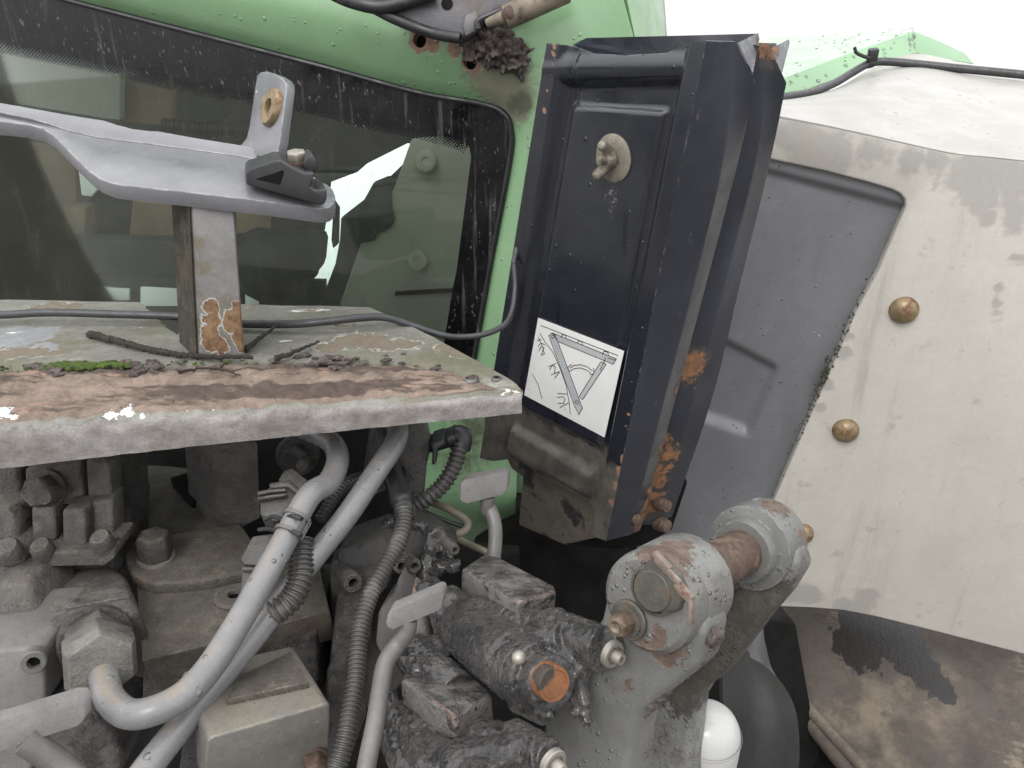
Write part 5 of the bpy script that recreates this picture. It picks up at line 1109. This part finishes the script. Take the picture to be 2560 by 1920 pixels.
# pipes
def pipe(ptl, rl, label, clip=None):
    p3 = [PZ(*q) for q in ptl]
    bm = BM(); n = len(p3)
    tube(bm, p3, 0, 24, 14, rf=lambda i, f: rl)
    o = mk('hydraulic_pipe', bm, m_steelp, base=p3[1]); props(o, label, 'pipe', 'bent steel hydraulic pipes'); return p3
p1 = pipe([('G', 600, 960, .735), ('G', 640, 1110, .70), ('G', 680, 1240, .675), ('G', 790, 1325, .662), ('G', 950, 1305, .66), ('G', 1130, 1210, .672), ('G', 1290, 1040, .69), ('G', 1450, 790, .715), ('G', 1600, 530, .74), ('G', 1760, 240, .77), ('G', 1900, -10, .80),
           ('D', 2020, 1390, .83), ('D', 2075, 1260, .86), ('D', 2050, 1160, .89), ('D', 1960, 1100, .92), ('D', 1860, 1060, .96)], .0124, 'nearer bent grey pipe screwed into the hex union nut, wet with drops')
p2 = pipe([('G', 760, 1860, .63), ('G', 960, 1590, .66), ('G', 1200, 1290, .70), ('G', 1430, 1010, .735), ('G', 1660, 720, .765), ('G', 1900, 400, .80), ('G', 2130, 110, .83), ('E', 330, 1350, .86), ('E', 450, 1170, .885), ('E', 480, 1080, .905), ('E', 440, 1000, .93), ('E', 380, 950, .96)], .0122, 'farther straight grey pipe running down behind the bent one')
# connector and conduit strapped to the pipe
cn = thing('cable_connector', 'black plug connector strapped to the bent pipe with a cable tie', 'connector', PZ('D', 1700, 1550, .83))
Y_ = lambda *c: [(c[i] * .5787, 960 + c[i + 1] * .5787) for i in range(0, len(c), 2)]
m_plug = mat('dusty_black_plug', lin(84, 81, 78), .5, var=.3, vscale=30, bump=(.4, 260), grit=.25, edge=(lin(140, 134, 126), .0025, .45), layers=[(('noise', 26, .55, .1), lin(112, 105, 96), .8)])
pn = plane3((*Y_(1120, 500)[0], .815), (*Y_(1330, 450)[0], .825), (*Y_(1200, 620)[0], .795))
for nm, ptsz, off, t in (('plug_body', (1122, 505, 1160, 445, 1250, 430, 1310, 480, 1275, 585, 1180, 592, 1122, 562), 0, .03), ('plug_cap', (1225, 372, 1262, 360, 1338, 420, 1320, 485, 1290, 470, 1200, 415), .002, .035), ('collar', (1160, 425, 1245, 412, 1325, 475, 1318, 500, 1240, 440, 1165, 450), .006, .02),
                         ('latch', (1108, 462, 1160, 452, 1235, 448, 1235, 460, 1165, 466, 1112, 478), .008, .006), ('latch', (1110, 486, 1170, 476, 1240, 468, 1240, 480, 1175, 488, 1114, 500), .008, .006)):
    bm = BM(); prism(bm, pn.pts(Y_(*ptsz), off), -pn.n * t); mk(nm, bm, m_plug, cn, .0022, 3)
pn2 = plane3((*Y_(1040, 740)[0], .775), (*Y_(1180, 690)[0], .78), (*Y_(1080, 880)[0], .755))
for nm, ptsz, off, t in (('socket_body', (1090, 655, 1200, 640, 1190, 700, 1130, 785, 1050, 780, 1035, 755), 0, .03), ('socket_neck', (1048, 790, 1120, 790, 1110, 850, 1085, 900, 1035, 895, 1042, 840), -.003, .025), ('socket_ring', (1040, 786, 1125, 788, 1118, 808, 1042, 806), .002, .02)):
    bm = BM(); prism(bm, pn2.pts(Y_(*ptsz), off), -pn2.n * t); mk(nm, bm, m_plug, cn, .0025, 3)
bm = BM(); conduit(bm, [PZ('G', x, y, d) for x, y, d in ((1850, 250, .80), (1850, 380, .79), (1845, 500, .78), (1790, 620, .77), (1690, 700, .765), (1590, 760, .77))], R(80, .78), .0052); mk('conduit', bm, m_conduit, cn)
bm = BM(); conduit(bm, [PZ('E', x, y, d) for x, y, d in ((0, 1620, .86), (90, 1480, .88), (170, 1400, .90), (260, 1360, .92))], R(42, .88), .005); mk('conduit', bm, m_conduit, cn)
tc = PZ('G', 1800, 165, .778); tax = (PZ('G', 1760, 240, .77) - PZ('G', 1900, -10, .80)).normalized()
bm = BM(); lathe(bm, tc - tax * .010, tax, [(.0128, 0), (.0145, 0), (.0145, .004), (.0128, .004)], 28, cap=False); lathe(bm, tc + tax * .008, tax, [(.0128, 0), (.0145, 0), (.0145, .004), (.0128, .004)], 28, cap=False)
for k in range(5):
    a = k * .5 - 1.6; x, y, _ = frame(tax); c = tc + (x * math.cos(a) + y * math.sin(a)) * .0137; box(bm, c - tax * .010, tax * .020, (x * -math.sin(a) + y * math.cos(a)) * .0016, (x * math.cos(a) + y * math.sin(a)) * .0014)
mk('pipe_clip', bm, m_handle, cn)
bm = BM(); tube(bm, [PZ('G', x, y, d) for x, y, d in ((1630, 130, .79), (1680, 115, .785), (1740, 130, .778), (1790, 110, .77), (1850, 130, .765))], .0022, 8)
tube(bm, [PZ('G', x, y, d) for x, y, d in ((1590, 195, .79), (1650, 190, .785), (1700, 200, .775), (1760, 190, .765), (1850, 230, .757))], .0022, 8); mk('cable_tie', bm, m_black, cn)

# nut in the shade under the shelf, upright dirty casting
nt_ = thing('shaded_nut', 'shadowed round nut and stud under the shelf beside the pipe bend', 'nut', PZ('D', 1840, 1260, .97))
c = PZ('D', 1820, 1230, .98); ax = V((.1, -.9, .3)).normalized()
bm = BM(); lathe(bm, c - ax * .02, ax, [(R(130, .98), 0), (R(130, .98), .014), (R(110, .98), .018)], 28); mk('flange', bm, m_castdark, nt_)
bm = BM(); hexhead(bm, c, ax, R(78, .98), .02, .3); mk('nut', bm, m_castdark, nt_, .0015)
c = PZ('D', 1860, 1280, .95); bm = BM(); cyl(bm, c - ax * .02, c + ax * .006, R(36, .95)); mk('stud', bm, m_cast, nt_, .001)
uc = thing('upright_casting', 'upright dirty casting between the pipe and the elbow connector', 'casting', PZ('E', 610, 1560, .98))
bx('casting_body', 'E', (545, 1040, 650, 1040, 685, 1100, 680, 1210, 660, 1290, 640, 1520, 560, 1600, 500, 1600, 560, 1380, 480, 1250), .97, (-.01, .05, 0), m_cast, uc, .006)
bx('casting_body', 'E', (380, 1000, 560, 1000, 560, 1180, 500, 1330, 400, 1450, 300, 1500), 1.02, (-.02, .06, 0), m_castdark, uc, .006)
# oily central valve body
cv = thing('oily_valve_body', 'dark oily valve body with socket screws beside the corrugated hose', 'valve', PZ('H', 300, 900, .85))
bx('body_block', 'H', (60, 400, 260, 320, 440, 250, 500, 120, 620, 140, 840, 262, 855, 340, 620, 420, 600, 700, 560, 1100, 360, 1300, 60, 1300), .90, (-.005, .045, -.012), m_castdark, cv, .006)
bx('top_pad', 'H', (90, 340, 380, 235, 440, 320, 410, 400, 150, 470, 120, 440), .87, (.005, .05, .0), m_castdark, cv, .005, dd=(.01, -.04, 0))
bx('front_rib', 'H', (110, 480, 180, 470, 400, 420, 420, 560, 330, 640, 300, 900, 150, 1040, 120, 1100, 40, 1090), .86, (.01, .06, 0), m_castdark, cv, .006)
bx('lower_rib', 'H', (30, 1060, 110, 1030, 150, 1100, 160, 1700, 20, 1700), .83, (.01, .08, 0), m_castdark, cv, .006)
for x, y, d, r in ((205, 525, .845, 62), (500, 420, .87, 50), (582, 420, .865, 46), (830, 320, .87, 34)):
    socket(PZ('H', x, y, d), V((.45, -.8, .2)).normalized(), R(r, d), cv, m_cast, .028)
bm = BM()
for x, y, d, r in ((600, 160, .905, 60), (700, 220, .90, 70), (560, 100, .91, 50), (780, 280, .895, 50), (420, 170, .90, 50), (690, 300, .89, 55), (800, 330, .885, 40), (650, 400, .885, 60), (740, 430, .88, 60), (820, 420, .87, 50), (640, 500, .88, 50)):
    blob(bm, PZ('H', x, y, d), R(r, d), 2, .2, 50)
gunk('oil_crust', bm, m_oil, cv, .0032, .0045, 70, .5)
# pale inner casting seen left of the lever
bx('pale_web', 'H', (440, 600, 480, 480, 520, 600, 540, 820, 480, 900, 400, 1050, 330, 900, 350, 700), .845, (.01, .04, 0), m_handle, cv, .006)

# corrugated hoses
def hose(ptl, r, label, m=m_rubber, pitch=.0043):
    p3 = [PZ(*q) for q in ptl]; bm = BM(); conduit(bm, p3, r, pitch, n=18); o = mk('corrugated_hose', bm, m, base=p3[0]); props(o, label, 'hose', 'black corrugated hoses'); return p3
p3 = hose([('E', 515, 1600, .86), ('H', 515, 60, .85), ('H', 515, 150, .84), ('H', 480, 280, .825), ('H', 400, 420, .81), ('H', 320, 570, .795), ('H', 265, 730, .78), ('H', 235, 900, .765), ('H', 225, 1080, .75), ('H', 200, 1250, .735), ('H', 170, 1420, .72), ('H', 130, 1580, .71), ('H', 80, 1720, .70)], R(57, .79), 'long black corrugated hose snaking down past the oily valve body', m_conduit)
bm = BM(); tube(bm, [PZ('E', x, y, d) for x, y, d in ((430, 1280, .92), (450, 1360, .90), (480, 1440, .88), (510, 1540, .865), (515, 1620, .855))], 0, 18, 10, rf=lambda i, f: R(66, .88) * (1.0 if f < .62 else (1.08 if f < .7 else .93))); o = mk('hose_sleeve', bm, m_rubber, base=PZ('E', 460, 1400, .88)); props(o, 'smooth black sleeve at the top of the long corrugated hose', 'sleeve')
p3 = hose([('E', 868, 1120, .985), ('E', 850, 1210, .98), ('E', 815, 1310, .975), ('E', 750, 1410, .97), ('E', 660, 1490, .965), ('E', 560, 1560, .965)], R(52, .98), 'short black corrugated hose dropping from the elbow connector', m_conduit, .0065)
ec = thing('elbow_connector', 'black elbow plug connector in front of the green lower panel', 'connector', PZ('E', 760, 1130, .98))
bm = BM(); tube(bm, [PZ('E', x, y, .985) for x, y in ((690, 1150), (760, 1130), (830, 1105), (862, 1100), (875, 1130), (862, 1190))], 0, 18, 10, rf=lambda i, f: R(62, .98) * (.9 if f < .25 else 1.0) * (1.12 if .42 < f < .5 else 1)); mk('elbow_body', bm, m_black, ec)
bx('latch', 'E', (680, 1145, 760, 1120, 770, 1160, 720, 1190, 715, 1280, 685, 1295, 690, 1200), .955, (0, .03, 0), m_black, ec, .003)
bm = BM(); cyl(bm, PZ('E', 690, 1155, .985), PZ('E', 610, 1175, .985), R(50, .98)); mk('plug_nose', bm, m_black, ec, .002)
# thin bent line behind
m_thin = mat('thin_pipe_tan', lin(138, 130, 115), .5, var=.2, vscale=20, layers=[(('noise', 25, .56, .12), lin(104, 96, 84), .7)])
for ptl, r, lab in (([('H', 560, 0, 1.0), ('H', 700, 30, 1.0), ('H', 840, 95, .99), ('H', 905, 150, .98), ('H', 895, 195, .97), ('H', 840, 225, .965), ('H', 770, 245, .96)], 24, 'thin tan pipe bent back like a hook below the elbow connector'),
                    ([('H', 840, 245, 1.02), ('H', 920, 285, 1.01), ('H', 1010, 325, 1.0), ('H', 1090, 360, 1.0)], 22, 'straight thin tan pipe end behind the oily coupler'),
                    ([('H', 590, 60, .985), ('H', 700, 110, .985), ('H', 800, 150, .985), ('H', 890, 180, .985)], 13, 'thin dark wire across the hooked tan pipe')):
    p3 = [PZ(*q) for q in ptl]; bm = BM(); tube(bm, p3, R(r, 1.0), 12, 10); o = mk('thin_pipe', bm, m_thin if r > 15 else m_black, base=p3[0]); props(o, lab, 'thin pipe')

# levers with flat handles
def lever(hreg, hpts, d, dirv, shaft, r, label):
    t = thing('lever', label, 'lever', PZ(*shaft[-1]), 'grey release levers')
    z = Z(hreg, *hpts); x0, y0 = z[0]; pl = plane3((x0, y0, d), (x0 + 400, y0, d + dirv[0]), (x0, y0 + 400, d + dirv[1]))
    bm = BM(); prism(bm, pl.pts(z), V((.003, .009, .003))); mk('handle', bm, m_handle, t, .0028, 3)
    bm = BM(); tube(bm, [PZ(*q) for q in shaft], R(r, d), 16, 10); mk('shaft', bm, m_handle, t)
lever('E', (860, 1400, 880, 1378, 1120, 1330, 1148, 1340, 1155, 1365, 1150, 1440, 1130, 1470, 905, 1525, 870, 1515, 857, 1490), .90, (.02, -.02), [('E', 1030, 1480, .91), ('E', 1030, 1560, .915), ('H', 1040, 60, .915), ('H', 1070, 140, .91), ('H', 1078, 240, .905), ('H', 1065, 400, .90)], 44, 'upright grey lever with flat T handle before the green panel')
lever('H', (412, 720, 430, 690, 730, 562, 755, 575, 762, 610, 745, 680, 720, 700, 450, 812, 415, 800, 402, 770), .70, (.03, -.02), [('H', 545, 750, .71), ('H', 530, 830, .71), ('H', 470, 910, .71), ('H', 405, 1010, .70), ('H', 375, 1150, .69), ('H', 340, 1380, .67), ('H', 295, 1600, .655), ('H', 270, 1760, .65)], 56, 'long grey lever with flat handle beside the corrugated hose')
lever('G', (-200, 1400, 0, 1362, 430, 1228, 490, 1228, 518, 1262, 515, 1370, 480, 1405, 0, 1560, -200, 1620), .60, (.03, -.02), [('G', 150, 1490, .61), ('G', 260, 1560, .615), ('G', 380, 1650, .62), ('G', 470, 1740, .62)], 85, 'flat grey lever handle reaching in from the left photo edge')

# oily couplers
def coupler(label, d0, sh, tail):
    """built on zoom region H coordinates of the upper coupler, shifted by sh for the lower one"""
    t = thing('hydraulic_coupler', label, 'coupler', PZ('H', 1200 + sh[0], 1100 + sh[1], d0), 'oily hydraulic couplers'); return t
q1 = coupler('oily black coupler with rusty orange plug beside the lift arm', .70, (0, 0), 0)
# block
def hexa(name, tb, tf, drop_, m, parent, bev=.003):
    """block from its back-left, back-right, front-right, front-left top corners and a drop vector"""
    bm = BM(); prism(bm, tb + tf, drop_); return mk(name, bm, m, parent, bev, 3)
PTk = plane3((*Z1('H', 870, 430), .80), (*Z1('H', 1220, 635), .715), (*Z1('H', 1010, 340), .85))
bl1 = PTk.pts(Z('H', 868, 432, 1010, 340, 1100, 360, 1440, 535, 1455, 575, 1220, 640))
bm = BM(); prism(bm, bl1, PZ('H', 1205, 830, .73) - PZ('H', 1220, 640, .715)); bmesh.ops.recalc_face_normals(bm, faces=bm.faces)
mk('coupler_block', bm, m_oilblock, q1, .004, 3)
def oilamp(p, n): return .0032
axc = (PZ('H', 1440, 1145, .60) - PZ('H', 900, 800, .74)).normalized()
def cpt(x, y, d): return PZ('H', x, y, d)
bm = BM()
cyl(bm, cpt(870, 800, .775), cpt(1190, 1010, .69), R(190, .73)); cyl(bm, cpt(1150, 1000, .70), cpt(1340, 1090, .665), R(205, .68)); cyl(bm, cpt(1320, 1090, .672), cpt(1425, 1140, .645), R(165, .65))
cyl(bm, cpt(1180, 820, .74), cpt(1480, 760, .70), R(90, .71)); cyl(bm, cpt(1400, 800, .715), cpt(1745, 932, .662), R(140, .68)); cyl(bm, cpt(1240, 900, .70), cpt(1500, 860, .68), R(110, .68))
cyl(bm, cpt(1480, 1000, .68), cpt(1620, 1100, .66), R(80, .66)); cyl(bm, cpt(1590, 1100, .665), cpt(1630, 1290, .655), R(45, .66)); cyl(bm, cpt(1560, 1200, .665), cpt(1640, 1340, .655), R(50, .66))
cyl(bm, cpt(760, 700, .79), cpt(820, 960, .75), R(90, .77)); cyl(bm, cpt(640, 560, .83), cpt(820, 760, .80), R(110, .8)); blob(bm, cpt(1400, 1330, .66), R(60, .66), 2, .2, 40); blob(bm, cpt(1640, 1370, .652), R(38, .65), 2, .1, 40); blob(bm, cpt(1560, 1320, .655), R(36, .65), 2, .1, 40)
cyl(bm, cpt(1200, 1230, .69), cpt(1400, 1320, .665), R(80, .68)); cyl(bm, cpt(950, 720, .775), cpt(1380, 830, .715), R(130, .74)); cyl(bm, cpt(760, 640, .80), cpt(1000, 840, .765), R(130, .78)); cyl(bm, cpt(1400, 930, .69), cpt(1600, 1010, .672), R(110, .68))
gunk('coupler_body', bm, m_oil, q1, .0019, .0009, 150, .9, smooth=1)
pbs = plane3((*Z1('H', 1600, 760), .672), (*Z1('H', 1820, 900), .652), (*Z1('H', 1660, 1040), .664))
bm = BM(); prism(bm, pbs.pts(Z('H', 1660, 860, 1740, 790, 1825, 835, 1845, 900, 1830, 985, 1770, 1060, 1705, 1090, 1650, 1020)), -pbs.n * .05); mk('fitting_boss', bm, m_oil, q1, .005, 3)
bm = BM(); lathe(bm, cpt(1190, 1010, .70), axc, [(R(212, .68), 0), (R(218, .68), .003), (R(218, .68), .012), (R(205, .68), .014), (R(205, .68), .020), (R(214, .68), .022), (R(214, .68), .030), (R(190, .68), .034), (R(150, .66), .036)], 40); mk('collar_rings', bm, m_oil, q1, ang=25)
c = cpt(1442, 1147, .632); bm = BM(); lathe(bm, c - axc * .02, axc, [(R(112, .635), 0), (R(112, .635), .018), (R(106, .635), .020), (R(92, .635), .020), (R(88, .635), .0185), (R(20, .635), .0185)], 32)
pgo = [(c + V((-.012, 0, .016)), .017)]
mk('orange_plug', bm, mat('rust_orange_plug', lin(164, 108, 68, .8), .6, grit=.2, var=.2, vscale=60, bump=(.3, 200), layers=[(('patch', pgo, 120, .9, .1, .1), lin(70, 62, 56), .5), (('noise', 70, .62, .06), lin(120, 86, 60), .7)]), q1)
def fitting(c, ax, r, parent):
    bm = BM(); lathe(bm, c - ax * .004, ax, [(r, 0), (r, .004), (r * .92, .005), (r * .66, .005), (r * .62, .0035), (r * .5, .0035)], 32); mk('fitting_ring', bm, m_zinc, parent)
    bm = BM(); lathe(bm, c - ax * .004, ax, [(r * .48, .003), (r * .48, .010), (r * .40, .013), (r * .2, .013), (r * .16, .009)], 24, cap=False); mk('nipple', bm, m_zinc, parent)
    bm = BM(); lathe(bm, c - ax * .004, ax, [(r * .18, .004), (r * .18, .0095)], 12); mk('nipple_hole', bm, m_cavity, parent)
fax = (V((.62, -.75, .12))).normalized()
fitting(cpt(1785, 950, .648) + fax * .004, fax, R(88, .648), q1)
c = cpt(1222, 980, .655); bm = BM(); blob(bm, c, R(46, .655), 3, .03, 60); mk('steel_ball', bm, m_zinc, q1)
q2 = coupler('oily black coupler nearest the bottom edge with silver fitting', .62, (0, 0), 0)
PTk2 = plane3((*Z1('H', 530, 1100), .70), (*Z1('H', 820, 1340), .635), (*Z1('H', 700, 960), .76))
bl2 = PTk2.pts(Z('H', 490, 1110, 540, 1040, 690, 940, 770, 950, 1040, 1175, 1062, 1212, 825, 1342))
bm = BM(); prism(bm, bl2, PZ('H', 838, 1590, .65) - PZ('H', 822, 1342, .635)); mk('coupler_block', bm, m_oilblock, q2, .004, 3)
bm = BM()
cyl(bm, cpt(500, 1500, .70), cpt(900, 1680, .61), R(130, .65)); cyl(bm, cpt(420, 1450, .69), cpt(560, 1750, .65), R(80, .67)); cyl(bm, cpt(850, 1600, .64), cpt(1300, 1560, .60), R(120, .61)); cyl(bm, cpt(1180, 1450, .64), cpt(1420, 1600, .60), R(110, .61))
cyl(bm, cpt(700, 1700, .64), cpt(1100, 1850, .59), R(200, .6)); cyl(bm, cpt(1080, 1420, .66), cpt(1240, 1450, .64), R(60, .65)); cyl(bm, cpt(500, 900, .74), cpt(620, 1100, .72), R(90, .73)); cyl(bm, cpt(640, 900, .745), cpt(760, 1010, .74), R(90, .73))
cyl(bm, cpt(420, 1200, .72), cpt(480, 1420, .70), R(60, .7)); cyl(bm, cpt(560, 930, .745), cpt(830, 1180, .705), R(120, .72)); cyl(bm, cpt(880, 1470, .67), cpt(1180, 1520, .645), R(130, .65)); cyl(bm, cpt(480, 1350, .71), cpt(860, 1560, .66), R(120, .68))
gunk('coupler_body', bm, m_oil, q2, .0019, .0009, 150, .9, smooth=1)
fitting(cpt(1425, 1625, .585) + fax * .003, fax, R(95, .585), q2)
bx('coupler_stem', 'H', (560, 640, 640, 760, 700, 900, 640, 960, 560, 900, 520, 760), .79, (.0, .05, 0), m_oilblock, q1, .006)
